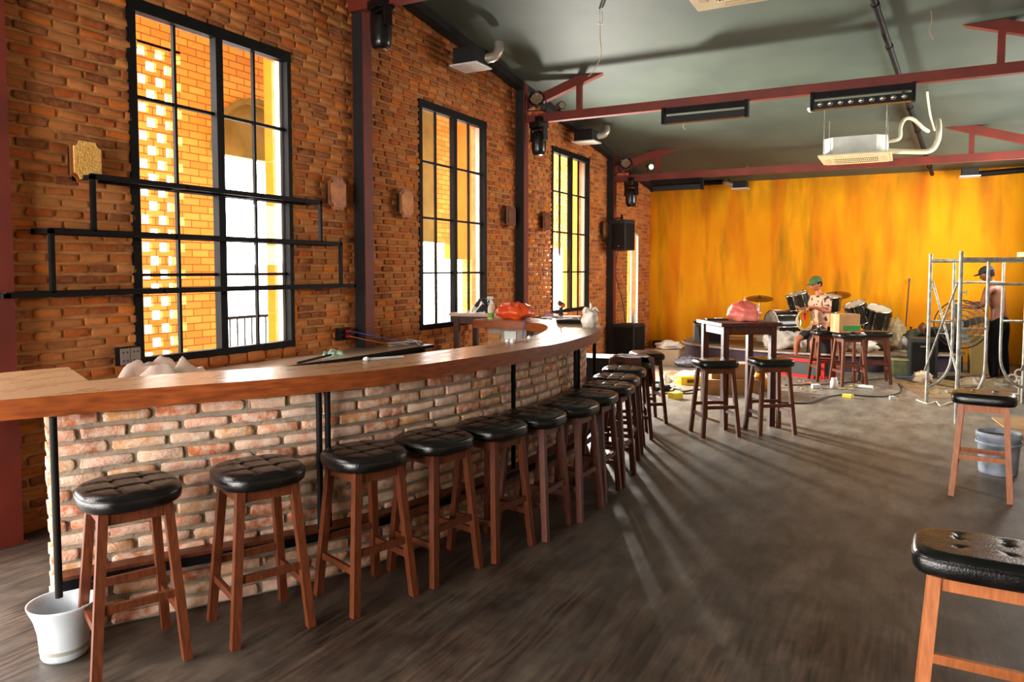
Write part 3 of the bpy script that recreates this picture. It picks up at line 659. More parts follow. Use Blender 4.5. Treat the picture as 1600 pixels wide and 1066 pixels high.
G1 = 'tufted stools along the bar'
for i, (x, y, a) in enumerate(BS):
    lab = ('black tufted round bar stool, %s from the near end of the bar row' % ordn[i]) if i < 11 else 'black bar stool with a brown jacket thrown over it at the bar end'
    if i == 0: lab = 'black tufted round bar stool at the bar front, nearest the camera, beside the white bucket'
    if i == 0: rs.location = (x, y, 0); rs.rotation_euler = (0, 0, R(a)); rs['group'] = G1
    else: copy_tree(rs, loc=(x, y, 0), rz=R(a), label=lab, group=G1)
sq = make_stool('square', 'dark bar stool with rounded seat, left one in front of the high table')
G2 = 'stools around the high table and stage'
sq.location = (-1.69, 7.66, 0); sq.rotation_euler = (0, 0, R(36)); sq['group'] = G2
for x, y, a, lab in [(-1.20, 8.03, 36, 'dark bar stool with rounded seat, right one in front of the high table'),
                     (-2.52, 7.98, 125, 'dark bar stool standing alone behind the jacket stool, past the bar end'),
                     (-1.02, 12.2, 28, 'stool in front of the seated person, with tools on its seat'),
                     (-.68, 11.85, 34, 'stool with the green printed carton on it, in front of the drums'),
                     (-.34, 12.3, 12, 'rightmost of the three stools in front of the drums')]:
    copy_tree(sq, loc=(x, y, 0), rz=R(a), label=lab, group=G2)
rc = make_stool('rect', 'black padded rectangular stool with wooden legs coloured as strongly lit, cropped in the lower right corner')
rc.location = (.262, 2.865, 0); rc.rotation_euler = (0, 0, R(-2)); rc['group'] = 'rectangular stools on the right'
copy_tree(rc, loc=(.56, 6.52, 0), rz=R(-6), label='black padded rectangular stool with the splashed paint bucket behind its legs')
# ================================================================== HIGH TABLES
def make_table(name, label, w, d, h, top_m, loc, rz):
    t = thing(name, label, 'table', loc, rz)
    MB().box((0, 0, h - .02), (w + .09, d + .09, .04), bev=.006).build('tabletop', top_m, t)
    mb = MB()
    for s in (-1, 1): mb.b2(-w / 2, w / 2, s * (d / 2 - .02) - .011, s * (d / 2 - .02) + .011, h - .13, h - .04); mb.b2(s * (w / 2 - .02) - .011, s * (w / 2 - .02) + .011, -d / 2, d / 2, h - .13, h - .04)
    mb.build('apron', table_wood, t)
    for sx in (-1, 1):
        for sy in (-1, 1): MB().b2(sx * (w / 2 - .03) - .032, sx * (w / 2 - .03) + .032, sy * (d / 2 - .03) - .032, sy * (d / 2 - .03) + .032, 0, h - .04).build('leg', table_wood, t)
    for s in (-1, 1): MB().b2(s * (w / 2 - .03) - .012, s * (w / 2 - .03) + .012, -d / 2 + .06, d / 2 - .06, .24, .29).build('stretcher', table_wood, t)
    return t
make_table('high_table', 'dark wooden high bar table carrying the pink plastic bag', .60, .60, 1.13, table_wood, (-1.61, 8.40, 0), R(36))
make_table('high_table', 'high table behind the bar with glare painted pale on its top, in front of the middle window', .60, .60, 1.18, mat('glare_table_top', srgb(214, 196, 176), srgb(196, 178, 160), rough=.3), (-4.52, 7.85, 0), R(6))  # same dark table; the pale top colour stands in for window glare
# ================================================================== SMALL THINGS BEHIND AND ON THE BAR
def bag(name, label, cat, c, rad, m, seed, extra=None, group=None, rough=.28, ridge=.25, flat=.75):
    mb = MB(); zc = c[2] + rad[2] * flat; mb.blob((0, 0, rad[2] * flat), rad, 0, seed, rough, 1.8, 30, 18, flat, ridge=ridge)
    if extra == 'knot':
        mb.tube([(0, 0, rad[2] * 1.5), (.01, 0, rad[2] * 1.5 + .05), (.0, .01, rad[2] * 1.5 + .09)], [.018, .010, .004], 8)
        for a in (.6, 2.9, 4.4): mb.tube(catmull([(0, 0, rad[2] * 1.5), (.05 * math.cos(a), .05 * math.sin(a), rad[2] * 1.5 + .035), (.085 * math.cos(a), .085 * math.sin(a), rad[2] * 1.4)], 5), [.012] * 10 + [.004], 6)
    o = mb.build(name, m); o.location = c; return tag(o, label, cat, group)
def cable(name, label, pts, r, m, cat='cable', group=None, k=7):
    o = MB().tube(catmull(pts, k), r, 7).build(name, m); return tag(o, label, cat, group)
def cloth_heap(name, label, cat, c, sx, sy, sz, m, seed, rz=0, group=None):
    N, M_ = 44, 30; vs = []; rnd = Vector((seed * 5.3, seed * 2.1, seed)); ca, sa = math.cos(rz), math.sin(rz)
    for j in range(M_ + 1):
        for i in range(N + 1):
            u, v = i / N * 2 - 1, j / M_ * 2 - 1; rr_ = max(0, 1 - (abs(u) ** 2.4 + abs(v) ** 2.4))
            h = sz * (rr_ ** .55) * (.42 + 1.0 * noise.noise(Vector((u * 2.1, v * 2.1, 0)) + rnd)) + sz * .35 * abs(noise.noise(Vector((u * 4, v * 4, 3)) + rnd)) * rr_ ** .3 + sz * .12 * abs(noise.noise(Vector((u * 9, v * 9, 5)) + rnd)) * rr_ ** .2
            ex = 1 + .22 * noise.noise(Vector((math.atan2(v, u) * .9, seed, 0))); x, y = u * sx * ex * (1 - .18 * abs(v) ** 3), v * sy * ex * (1 - .18 * abs(u) ** 3)
            vs.append((x * ca - y * sa, x * sa + y * ca, max(.004, h) if 0 < i < N and 0 < j < M_ else .0))
    fs = [(j * (N + 1) + i, j * (N + 1) + i + 1, (j + 1) * (N + 1) + i + 1, (j + 1) * (N + 1) + i) for j in range(M_) for i in range(N)]
    o = MB().add(vs, fs, 0, True).build(name, m); o.location = c; return tag(o, label, cat, group)
cloth_heap('cloth', 'pale pink rag heap on the back counter in front of the nearest window', 'cloth', (-4.68, 3.48, .90), .15, .36, .19, cloth_pink, 3, 0)
cloth_heap('cloth', 'small mint green rag on the back counter, right of the nearest window', 'cloth', (-4.66, 5.25, .90), .08, .13, .07, cloth_mint, 5, 0)
tag(MB().tube([(-4.50, 4.62, .912), (-4.58, 5.12, .925)], .011, 8).build('stick', black_dull), 'short dark stick lying on the back counter beside the mint rag', 'stick')
so_ = thing('socket_box', 'double grey power socket box on the brick wall left of the nearest window', 'socket', (WX + .03, 3.36, 1.08))
MB().b2(-.0, .055, -.075, .085, -.065, .065).build('back_box', black_steel, so_)
for y in (-.036, .045):
    f = MB().box((.058, y, 0), (.008, .075, .12), bev=.003).build('face_plate', mat('grey_plate_%.2f' % y, srgb(128, 118, 108), rough=.4), so_)
    mb = MB()
    for dy in (-.015, .015):
        for z in (-.03, .03): mb.b2(.061, .0635, y + dy - .005, y + dy + .005, z - .006, z + .006)
    mb.build('slots', black_dull, f)
so2 = thing('socket_box', 'small power socket on the wall with two red plugs in it', 'socket', (WX + .03, 5.68, 1.06))
MB().b2(0, .05, -.09, .09, -.06, .06).build('back_box', black_steel, so2)
for dz, nm in ((.025, 'red_plug'), (-.025, 'red_plug')): MB().tube([(.05, .02, dz), (.11, .0, dz + .005)], [.017, .012], 10).build(nm, redm, so2)
blue_w = mat('blue_wire', srgb(70, 90, 170), rough=.5); tan_w = mat('tan_wire', srgb(180, 120, 60), rough=.5)
cable('wire', 'blue wire running from the red plug over the back counter', [(WX + .14, 5.68, 1.09), (-4.7, 5.95, 1.02), (-4.6, 6.3, .93), (-4.55, 6.52, .906)], .005, blue_w)
cable('wire', 'tan wire running from the lower red plug over the back counter', [(WX + .14, 5.68, 1.04), (-4.75, 5.9, .98), (-4.66, 6.2, .915), (-4.62, 6.5, .906)], .005, tan_w)
mb = MB(); rg = random.Random(4)
for k in range(9): p = Vector((-4.62 + rg.uniform(-.08, .08), 6.38 + rg.uniform(-.15, .1), .906 + .006 * k)); a = rg.uniform(0, 3.1); mb.tube([p - Vector((math.cos(a), math.sin(a), 0)) * .12, p + Vector((math.cos(a), math.sin(a), .03)) * .14], .006, 6)
tag(mb.build('wire_offcuts', white_plastic), 'tangle of pale wire ends at the far end of the back counter', 'wire offcuts', kind='stuff')
# things on the bar top
tag(MB().tube([(-2.84, 3.50, TZ + .008), (-2.74, 3.72, TZ + .008)], [.010, .008], 8).blob((-2.845, 3.49, TZ + .012), (.02, .02, .012), 0, 2).build('brush', white_plastic), 'small white brush lying on the bar top', 'brush')
for k, (px, py) in enumerate([(793, 535), (827, 530), (800, 536)]):
    p = atz(px, py, TZ); tag(MB().blob((p.x, p.y, TZ + .012), (.018, .014, .014), 0, k, .5).build('crumb', white_plastic), ['white paper scrap nearest the inner edge of the bar curve', 'white paper scrap farthest right on the curve of the bar top', 'small white scrap between the two others on the bar top'][k], 'scrap')
bag('plastic_bag', 'clear plastic bag standing on the far curve of the bar', 'bag', (-2.62, 6.52, TZ), (.075, .075, .10), clearbag, 9, 'knot')
ora = bag('plastic_bag', 'orange red plastic bag on the far return of the bar', 'bag', (-3.80, 7.24, TZ), (.21, .15, .105), orangebag, 12)
sp_ = thing('spray_bottle', 'white spray bottle with a green label on the far return of the bar', 'bottle', (-4.06, 7.15, TZ))
MB().lathe([(.034, 0), (.036, .01), (.036, .12), (.022, .16), (.014, .18), (.014, .215)], n=20).build('bottle', mat('cloudy_bottle', srgb(228, 214, 190), rough=.3), sp_)
MB().lathe([(.0375, .012), (.0375, .07)], n=20, cap=False).build('bottle_label', mat('lime_label', srgb(120, 170, 30), rough=.5), sp_)
MB().box((-.01, 0, .235), (.075, .022, .03), bev=.006).tube([(-.03, 0, .225), (-.045, 0, .19)], .005, 6).build('trigger', white_plastic, sp_)
bk = bag('black_bag', 'crumpled black bag beside the spray bottle behind the bar', 'bag', (-4.62, 7.98, 1.18), (.10, .12, .09), black_dull, 21)
cl = cloth_heap('cloth', 'black and white patterned cloth on the high table behind the bar', 'cloth', (-4.48, 7.72, 1.18), .16, .18, .13, mat('patterned_cloth', srgb(225, 222, 215), srgb(30, 32, 40), rough=.9, scale=9, mixlo=.48, mixhi=.52), 8)
# router and cables on the far curve
t = thing('router', 'flat pale network box among blue cables on the far curve of the bar', 'router', (-3.02, 6.95, TZ), R(30))
MB().box((0, 0, .055), (.24, .15, .035), bev=.006).build('case', mat('grey_case', srgb(150, 128, 112), rough=.5), t)
MB().box((0, 0, .02), (.27, .18, .035), bev=.004).build('base', black_steel, t)
for x in (-.09, .09): MB().tube([(x, .07, .05), (x * 1.1, .09, .15)], .005, 6).build('antenna', black_steel, t)
t = thing('cordless_drill', 'black cordless tool with an orange collar standing among cables on the bar', 'tool', (-3.22, 7.20, TZ), R(40))
MB().box((0, 0, .02), (.07, .10, .04), bev=.006).build('battery', black_steel, t)
MB().tube([(0, 0, .04), (0, .01, .15)], [.02, .018], 10).build('grip', black_dull, t)
MB().tube([(0, -.06, .17), (0, .07, .19)], [.025, .028], 12).build('motor_body', black_gloss, t)
MB().tube([(0, -.062, .169), (0, -.09, .165)], [.018, .01], 10).build('chuck', mat('orange_collar', srgb(220, 70, 24), rough=.4), t)
rg = random.Random(9)
for k in range(4):
    c = Vector((-3.16 + rg.uniform(-.1, .1), 6.92 + rg.uniform(-.08, .15), TZ + .01))
    pts = [c + Vector((.13 * math.cos(a) * (1 + .2 * k), .10 * math.sin(a), .012 * k + (.10 * math.sin(a * .5) if k == 0 else .02 * abs(math.sin(a * 2))))) for a in [i * .7 for i in range(9)]]
    cable('cable', ['blue looped cable standing up on the bar', 'black cable coil under the network box', 'dark grey cable coil on the bar beside the tool', 'white cable loop over the network box'][k], pts, .005, [blue_w, black_dull, black_steel, white_plastic][k], group=None)
cable('cable', 'blue cable hanging over the inner edge of the bar return', [(-3.45, 6.92, TZ + .03), (-3.50, 6.88, TZ + .01), (-3.515, 6.865, 1.0), (-3.51, 6.87, .8)], .005, blue_w)
# ice bucket at the bar end
t = thing('bucket', 'white translucent plastic bucket on the floor at the near end of the bar', 'bucket', (-3.235, 1.875, 0))
frost = mat('frosted_plastic', srgb(206, 214, 220), srgb(190, 198, 204), rough=.35, scale=5, spec=.4)
MB().lathe([(.0, .002), (.086, .0), (.092, .012), (.095, .05), (.101, .12), (.115, .18), (.137, .232), (.140, .243), (.134, .243), (.112, .18), (.097, .12), (.088, .02), (0, .018)], n=36, cap=False).build('body', frost, t)
MB().lathe([(.0955, .035), (.0965, .052)], n=36, cap=False).build('band', mat('grey_band', srgb(150, 150, 140), rough=.5), t)
# jacket over the twelfth stool
def drape():
    N = 36; vs = []
    for j in range(N + 1):
        for i in range(N + 1):
            u, v = i / N * 2 - 1, j / N * 2 - 1; x, y = u * .30, v * .36; r_ = max(abs(x), abs(y)); d = max(0, math.hypot(x, y) - .195)
            z = .79 - min(.34, d * 2.1) + .012 * noise.noise(Vector((x * 14, y * 14, 1))) + .016; sh_ = 1 if d == 0 else (.21 + d * .18) / math.hypot(x, y) * (1 + .1 * noise.noise(Vector((math.atan2(y, x) * 2.2, 4, z * 2))))
            vs.append((x * sh_, y * sh_, z))
    return vs, [(j * (N + 1) + i, j * (N + 1) + i + 1, (j + 1) * (N + 1) + i + 1, (j + 1) * (N + 1) + i) for j in range(N) for i in range(N) if not (i > 22 and j < 12)]
v_, f_ = drape(); o = MB().add(v_, f_, 0, True).build('jacket', mat('brown_jacket', srgb(128, 84, 66), srgb(104, 66, 52), rough=.85, scale=9, bump=.4)); o.location = (-2.43, 7.2, .012); o.rotation_euler = (0, 0, R(20)); tag(o, 'brown jacket draped over the last stool at the bar', 'jacket')

# ================================================================== WALL SCONCES
def sconce(y, z, m, label, proud=.075, w_=.25, h_=.31):
    t = thing('wall_plaque', label, 'plaque', (WX + .02, y, z), group='plaques with notched corners on the brick wall')
    c = .045; hw, hh = w_ / 2, h_ / 2; pts = []
    for (sx, sy, a0) in ((1, 1, 270), (-1, 1, 0), (-1, -1, 90), (1, -1, 180)):
        for k in range(5):
            a = R(a0 - 22.5 * k) if 1 else 0
            pts.append((sx * hw + c * math.cos(R({(1, 1): 270, (-1, 1): 360, (-1, -1): 90, (1, -1): 180}[(sx, sy)] - 22.5 * k)), sy * hh + c * math.sin(R({(1, 1): 270, (-1, 1): 360, (-1, -1): 90, (1, -1): 180}[(sx, sy)] - 22.5 * k))))
    n_ = len(pts)
    def plate(x0, x1, s_, m_, nm, par):
        P = [(p * s_, q_ * s_) for p, q_ in pts]
        vs = [(x0, p, q_) for p, q_ in P] + [(x1, p, q_) for p, q_ in P]
        return MB().add(vs, [tuple(range(n_)), tuple(reversed(range(n_, 2 * n_)))] + [(i, n_ + i, n_ + (i + 1) % n_, (i + 1) % n_) for i in range(n_)]).build(nm, m_, par)
    plate(proud, proud + .014, 1.0, bronze, 'rim', t); plate(proud + .012, proud + .026, .84, m, 'face', t)
    MB().b2(0, proud, -hw * .55, hw * .55, -hh * .6, hh * .6).build('stand_off', black_dull, t)
bz = [mat('bronze_face_%d' % k, srgb(*c1), srgb(*c2), rough=.5, metal=.2, scale=12, bump=.4, bscale=40) for k, (c1, c2) in enumerate([((150, 84, 38), (190, 116, 56)), ((168, 100, 40), (196, 130, 60)), ((84, 46, 30), (110, 60, 34)), ((96, 54, 32), (124, 72, 40)), ((170, 126, 84), (150, 100, 60))])]
sconce(3.06, 2.425, gold, 'bright gold hammered plaque on the brick left of the nearest window', .10, .22, .30)
for y, z, m, lab in [(5.56, 2.435, bz[0], 'bronze plaque between the nearest window and the first column'), (6.69, 2.43, bz[1], 'amber bronze plaque right of the second column, before the middle window'), (9.15, 2.44, bz[2], 'dark bronze plaque between the middle window and its right column'), (10.32, 2.43, bz[3], 'dark bronze plaque left of the far window'), (12.87, 2.44, bz[4], 'pale worn plaque right of the far window')]: sconce(y, z, m, lab)

# ================================================================== CEILING EQUIPMENT
def moving_head(x, y, zb, label, tilt=0, g=True):
    t = thing('moving_head_light', label, 'stage light', (x, y, zb), R(-20), group='stage lights hung at the beam ends')
    MB().box((0, 0, -.05), (.20, .20, .09), bev=.012).build('base', black_gloss, t)
    MB().tube([(0, 0, .0), (0, 0, .05)], .03, 12).box((0, 0, .04), (.09, .07, .06)).build('clamp', black_steel, t)
    mb = MB()
    for s in (-1, 1): mb.bar((s * .115, 0, -.08), (s * .125, 0, -.27), .03, .08, up=(0, 1, 0))
    mb.box((0, 0, -.105), (.25, .09, .03), bev=.008); mb.build('yoke', black_gloss, t)
    h = MB().lathe([(.0, -.13), (.07, -.135), (.095, -.17), (.105, -.26), (.10, -.40), (.085, -.455), (.06, -.47), (.0, -.465)], n=20, cap=False).build('head', black_gloss, t)
    MB().lathe([(.0, -.474), (.055, -.474), (.062, -.465)], n=20, cap=False).build('lens', chrome, h)
    MB().box((.104, 0, -.25), (.004, .02, .10), bev=.001).build('pale_marking', mat('pale_marking', srgb(190, 160, 120), rough=.5), h) if False else None
moving_head(-4.55, 5.86, 4.31, 'black moving head lamp hung by the first column at the top of the frame')
moving_head(-4.58, 9.44, 3.775, 'black moving head lamp hung under the second beam')
moving_head(-4.48, 13.14, 3.33, 'black moving head lamp hung under the beam before the ochre wall')
def par(x, y, z, label, leds=True):
    t = thing('par_light', label, 'stage light', (x, y, z), R(15))
    M = Matrix.Rotation(R(75), 3, 'X')
    MB().lathe([(.06, -.16), (.085, -.14), (.11, -.02), (.115, .02), (.10, .02), (.095, .0), (.0, .0)], n=28, cap=False, M=M).build('housing', black_gloss, t)
    mb = MB()
    for a in range(-4, 5):
        for b in range(-4, 5):
            u, v = a * .021 + (b % 2) * .0105, b * .019
            if math.hypot(u, v) < .085: mb.lathe([(.0075, .0), (.006, .006), (0, .007)], c=M @ Vector((u, v, .003)), n=8, M=M, cap=False)
    mb.build('led_array', mat('led_face', srgb(220, 180, 140), rough=.3), t)
    MB().bar((-.13, .0, 0), (-.13, .03, -.16), .012, .03).bar((.13, .0, 0), (.13, .03, -.16), .012, .03).bar((-.13, .03, -.16), (.13, .03, -.16), .03, .012).build('bracket', black_steel, t)
    MB().box((.03, .0, -.20), (.05, .05, .05)).box((-.05, .0, -.19), (.04, .04, .03)).build('red_clamp', redm, t)
par(-4.62, 9.45, 4.10, 'round lamp with many small lenses above the second beam end')
par(-4.58, 13.12, 3.66, 'dark round lamp above the end of the beam before the ochre wall')
for x, y, z, lab in [(-4.30, 9.5, 3.98, 'small black spotlight right of the lensed lamp on the second beam'), (-4.18, 13.18, 3.58, 'small black spotlight on the beam before the ochre wall')]:
    t = thing('spotlight', lab, 'stage light', (x, y, z)); MB().tube([(0, 0, 0), (.09, -.10, -.02)], [.045, .055], 14).build('housing', black_gloss, t); MB().tube([(0, 0, -.0), (0, 0, -.09)], .012, 8).build('stem', black_steel, t); MB().tube([(.092, -.102, -.021), (.098, -.108, -.022)], .045, 14).build('lens', chrome, t)
def light_bar(x0, x1, y, zt, lens, label):
    t = thing('light_bar', label, 'light bar', ((x0 + x1) / 2, y, zt)); hw = (x1 - x0) / 2
    MB().b2(-hw, hw, -.03, .03, -.075, -.005).build('spine', black_steel, t)
    lb = MB().b2(-hw, hw, -.045, .045, -.205, -.115).build('lamp_body', black_gloss, t)
    for s in (-1, 1): MB().b2(s * hw - .02, s * hw + .02, -.05, .05, -.21, .0).build('end_plate', black_steel, t)
    if lens:
        for k in range(9): xk = -hw + .09 + k * (2 * hw - .18) / 8; MB().lathe([(.034, 0), (.030, .018), (.0, .024)], c=(xk, -.044, -.148), n=14, M=Matrix.Rotation(R(75), 3, 'X'), cap=False).build('lens', chrome, lb)
light_bar(-2.79, -1.75, 9.45, 3.78, False, 'plain black light bar hung under the second beam')
light_bar(-1.0, .05, 9.45, 3.78, True, 'black light bar with nine round lenses hung under the second beam')
light_bar(-4.12, -3.2, 13.25, 3.335, False, 'black light bar under the left end of the far beam')
# cassette air conditioners
def cassette(cx, cy, zp, label, body=True, rz=0):
    t = thing('air_conditioner', label, 'air conditioner', (cx, cy, zp), rz, 'ceiling cassette air conditioners'); s = .475
    MB().b2(-s, s, -s, s, 0, .022).b2(-s + .05, s - .05, -s + .05, s - .05, -.012, .0).build('panel', cream, t)
    mb = MB()
    for k in range(22): u = -.27 + k * .0257; mb.b2(u - .004, u + .004, -.28, .28, -.022, -.012)
    for v in (-.28, -.09, .09, .28): mb.b2(-.285, .285, v - .006, v + .006, -.024, -.012)
    mb.build('grille', cream, t); MB().b2(-.285, .285, -.285, .285, -.0145, -.011).build('grille_recess', mat('dark_recess', srgb(46, 40, 32), rough=.9), t) if body else MB().b2(-.285, .285, -.285, .285, -.0145, -.011).build('grille_recess', MATS['dark_recess'], t)
    for a in range(4):
        M = Matrix.Rotation(a * math.pi / 2, 3, 'Z'); MB().box(M @ Vector((0, .375, -.014)), (.50, .055, .008), M=M).build('louvre', mat('louvre_%d' % a, srgb(190, 170, 130), rough=.5) if 'louvre_%d' % a not in MATS else MATS['louvre_%d' % a], t)
    c = .42; b_ = .14; poly = [(-c, -c + b_), (-c + b_, -c), (c - b_, -c), (c, -c + b_), (c, c - b_), (c - b_, c), (-c + b_, c), (-c, c - b_)]
    MB().prism(poly, .02, .27).build('casing', mat('zinc_casing', srgb(206, 208, 200), srgb(190, 194, 186), rough=.55) if 'zinc_casing' not in MATS else MATS['zinc_casing'], t)
    zc = ceilz(cy) - zp
    for sx in (-1, 1):
        for sy in (-1, 1): MB().tube([(sx * .40, sy * .40, .02), (sx * .40, sy * .40, ceilz(cy + sy * .4) - zp + .01)], .006, 6).build('hanging_rod', galv, t)
cassette(-1.0, 5.42, 3.72, 'beige air conditioner grille panel at the top edge of the frame')
cassette(-.66, 12.0, 3.32, 'suspended beige and zinc air conditioner unit near the ochre wall')
pw_ = mat('pipe_wrap', srgb(226, 218, 188), srgb(210, 202, 170), rough=.6)
A = lambda px, py, Y: aty(px, py, Y)
cable('insulated_pipe', 'thin white wrapped pipe looping up from the suspended air conditioner', [A(1376, 222, 11.9), A(1404, 217, 11.85), A(1407, 198, 11.85), A(1414, 186, 11.9), A(1426, 186, 12.0), A(1442, 200, 12.2), A(1450, 205, 12.5)], .028, pw_, 'pipe')
cable('insulated_pipe', 'thick white wrapped pipe curving up to a bracket beside the air conditioner', [A(1386, 236, 11.9), A(1420, 237, 11.9), A(1452, 236, 11.9), A(1464, 222, 11.95), A(1467, 205, 12.0), A(1466, 188, 12.2)], .038, pw_, 'pipe')
cable('insulated_pipe', 'thin white pipe running up to the ceiling above the air conditioner', [A(1460, 204, 11.8), A(1454, 182, 11.6), A(1450, 155, 11.1), A(1449, 142, 10.9)], .014, pw_, 'pipe')
# black conduit along the ceiling
P0, P1 = Vector((-.34, 8.3, ceilz(8.3) - .09)), Vector((.42, 15.7, ceilz(15.7) - .09))
t = thing('ceiling_conduit', 'long black conduit hung under the ceiling towards the ochre wall', 'conduit', (0, 0, 0))
P0 = P0 - (P1 - P0) * .35; MB().tube([P0, P1], .034, 12).build('pipe', black_steel, t)
for k in range(9): p = P0.lerp(P1, (k + .5) / 9); MB().tube([p - (P1 - P0) * .004, p + (P1 - P0) * .004], .042, 12).build('collar', black_steel, t); MB().tube([p, (p.x, p.y, ceilz(p.y))], .005, 6).build('hanger', galv, t)
o = MB().lathe([(.0, -.06), (.035, -.055), (.055, -.03), (.06, 0)], c=(-1.25, 11.7, ceilz(11.7)), n=24).build('smoke_detector', white_plastic); tag(o, 'small white round smoke detector on the ceiling', 'smoke detector')
# fan boxes with foil duct
foil = mat('foil_duct', srgb(190, 180, 165), rough=.35, metal=.6)
def duct_fan(c, sz, label, duct, m_=black_dull):
    t = thing('duct_fan', label, 'duct fan', c, group='duct fans under the ceiling')
    MB().box((0, 0, sz[2] / 2 + .02), sz, bev=.01).build('fan_box', m_, t); MB().box((0, 0, .01), (sz[0] + .06, sz[1] + .06, .02), bev=.004).build('intake_panel', white_plastic, t)
    if duct:
        pts = catmull([Vector(p) for p in duct], 6); rr_ = [.055 + .006 * (i % 2) for i in range(len(pts))]; MB().tube(pts, rr_, 14).build('foil_duct', foil, t)
    return t
duct_fan((-4.62, 7.66, 4.10), (.32, .30, .20), 'black duct fan box over the middle window', [(.12, .1, .12), (.22, .16, .14), (.27, .20, .22), (.26, .22, .32)])
duct_fan((-4.62, 11.3, 3.76), (.32, .30, .18), 'black duct fan box over the far window', [(.12, .1, .12), (.22, .16, .14), (.27, .20, .20), (.26, .22, .28)])
p = A(1157, 296, 15.4); duct_fan((p.x, 15.4, p.z), (.26, .26, .14), 'small duct fan box high on the ochre wall, left', [(-.10, 0, .10), (-.2, 0, .12), (-.3, .02, .16), (-.32, .1, .18)])
p = A(1515, 277, 15.4); duct_fan((p.x, 15.4, p.z), (.26, .26, .14), 'small duct fan box high on the ochre wall, right', None)
tag(MB().tube([A(1528, 272, 15.45), A(1640, 262, 15.45)], .05, 12).build('duct_pipe', black_steel), 'black duct pipe along the top of the ochre wall at the right', 'pipe')
tag(MB().tube([A(1015, 290, 15.5), A(1140, 284, 15.5)], .05, 12).build('duct_pipe', black_steel), 'black duct pipe along the top of the ochre wall at the left corner', 'pipe')
# bare wires and lamp holder hanging from the ceiling
t = thing('hanging_wire', 'white lamp holder and loose wire hanging from the ceiling above the second beam', 'wire', (0, 0, 0)); c0 = Vector((-3.02, 7.77, ceilz(7.77)))
MB().tube([c0 + Vector((-.012, 0, 0)), c0 + Vector((-.016, 0, -.16))], .011, 8).build('holder', white_plastic, t); MB().tube([c0 + Vector((.016, 0, -.02)), c0 + Vector((.018, 0, -.17))], .011, 8).build('holder', white_plastic, t)
MB().tube(catmull([c0 + Vector((0, 0, -.15)), c0 + Vector((.0, 0, -.32)), c0 + Vector((.01, 0, -.5)), c0 + Vector((-.06, 0, -.64)), c0 + Vector((-.14, 0, -.72))], 6), .005, 6).build('wire', mat('pinkish_wire', srgb(196, 160, 130), rough=.6), t)
for px, Y, lab, dz in [(1449, 9.0, 'short loose wire end hanging from the ceiling at the top right', .30), (1068, 11.6, 'short loose wire end hanging behind the plain light bar', .18), (1168, 14.6, 'short loose wire end hanging above the ochre wall', .12)]:
    p = aty(px, 200, Y); x = p.x; z = ceilz(Y); cable('hanging_wire', lab, [(x, Y, z), (x + .01, Y, z - dz * .4), (x - .01, Y, z - dz * .7), (x + .03, Y, z - dz)], .004, MATS['pinkish_wire'], 'wire')
# hung loudspeaker, sub on the floor
t = thing('loudspeaker', 'black loudspeaker hung on a bracket beside the far column', 'loudspeaker', (-4.60, 12.98, 2.33), R(-12))
MB().box((0, 0, 0), (.36, .36, .56), bev=.02).build('cabinet', black_dull, t); MB().box((.03, -.183, -.02), (.27, .012, .46), bev=.004).build('front_grille', black_steel, t)
MB().box((.183, 0, -.02), (.012, .27, .46), bev=.004).build('side_grille', black_steel, t)
MB().bar((-.24, .15, .32), (.02, 0, .32), .03, .02).bar((0, 0, .28), (0, 0, .38), .03, .03).build('bracket', black_steel, t)
MB().box((.05, -.191, -.20), (.035, .006, .018)).build('red_badge', mat('red_badge', srgb(200, 60, 70), rough=.5), t)
t = thing('subwoofer', 'black subwoofer cabinet on the floor under the hung loudspeaker', 'loudspeaker', (-4.56, 13.30, 0), R(-3))
MB().box((0, 0, .34), (.44, .55, .68), bev=.015).build('cabinet', black_dull, t)
MB().box((0, -.281, .34), (.38, .012, .58), bev=.004).box((.226, 0, .34), (.012, .48, .58), bev=.004).build('grille', black_steel, t)
t = thing('water_bottle', 'clear water bottle standing on the subwoofer', 'bottle', (-4.50, 13.42, .68)); MB().lathe([(.032, 0), (.034, .02), (.034, .14), (.014, .19), (.014, .21)], n=16).build('bottle', clearbag, t); MB().lathe([(.016, .205), (.016, .228)], n=12).build('cap', white_plastic, t)
cable('cable', 'black cable hanging from the loudspeaker down the wall', [(-4.80, 13.32, 2.06), (-4.86, 13.4, 1.6), (-4.76, 13.5, 1.1), (-4.70, 13.5, .70)], .008, black_dull)
t = thing('crate', 'dark low crate on the floor behind the far bar stools', 'crate', (-3.9, 9.9, 0), R(10)); MB().box((0, 0, .22), (.5, .5, .44), bev=.01).build('box', black_dull, t); MB().box((0, 0, .45), (.52, .52, .02)).build('lid', black_dull, t)
# ================================================================== STAGE AND FAR END
front = [(-3.85, 14.45), (-3.62, 14.0), (-3.2, 13.66), (-2.7, 13.46), (-2.2, 13.30), (-1.7, 13.22), (-1.1, 13.24), (-.45, 13.44), (.33, 13.84), (.95, 14.28)]
fc = [(p.x, p.y) for p in catmull([(x, y, 0) for x, y in front], 4)]
stg = thing('stage', 'low curved stage with pale edge in front of the ochre wall', 'stage', (0, 0, 0))
st_poly = fc + [(.95, 15.82), (-3.85, 15.82)]
mb = MB(); slab(mb, st_poly, .27, .30, 0, 1); mb.build('deck', [mat('stage_deck', srgb(150, 118, 86), srgb(120, 94, 70), rough=.8, scale=4, bump=.1), mat('stage_edge', srgb(208, 204, 192), srgb(168, 160, 146), rough=.6, scale=8)], stg)
inn = offset(fc, .06); mb = MB(); ribbon(mb, inn, offset(inn, .05), 0, .27); mb.build('fascia', mat('purple_fascia', srgb(86, 66, 84), srgb(52, 46, 56), rough=.8, scale=2.2), stg)
SZ = .30
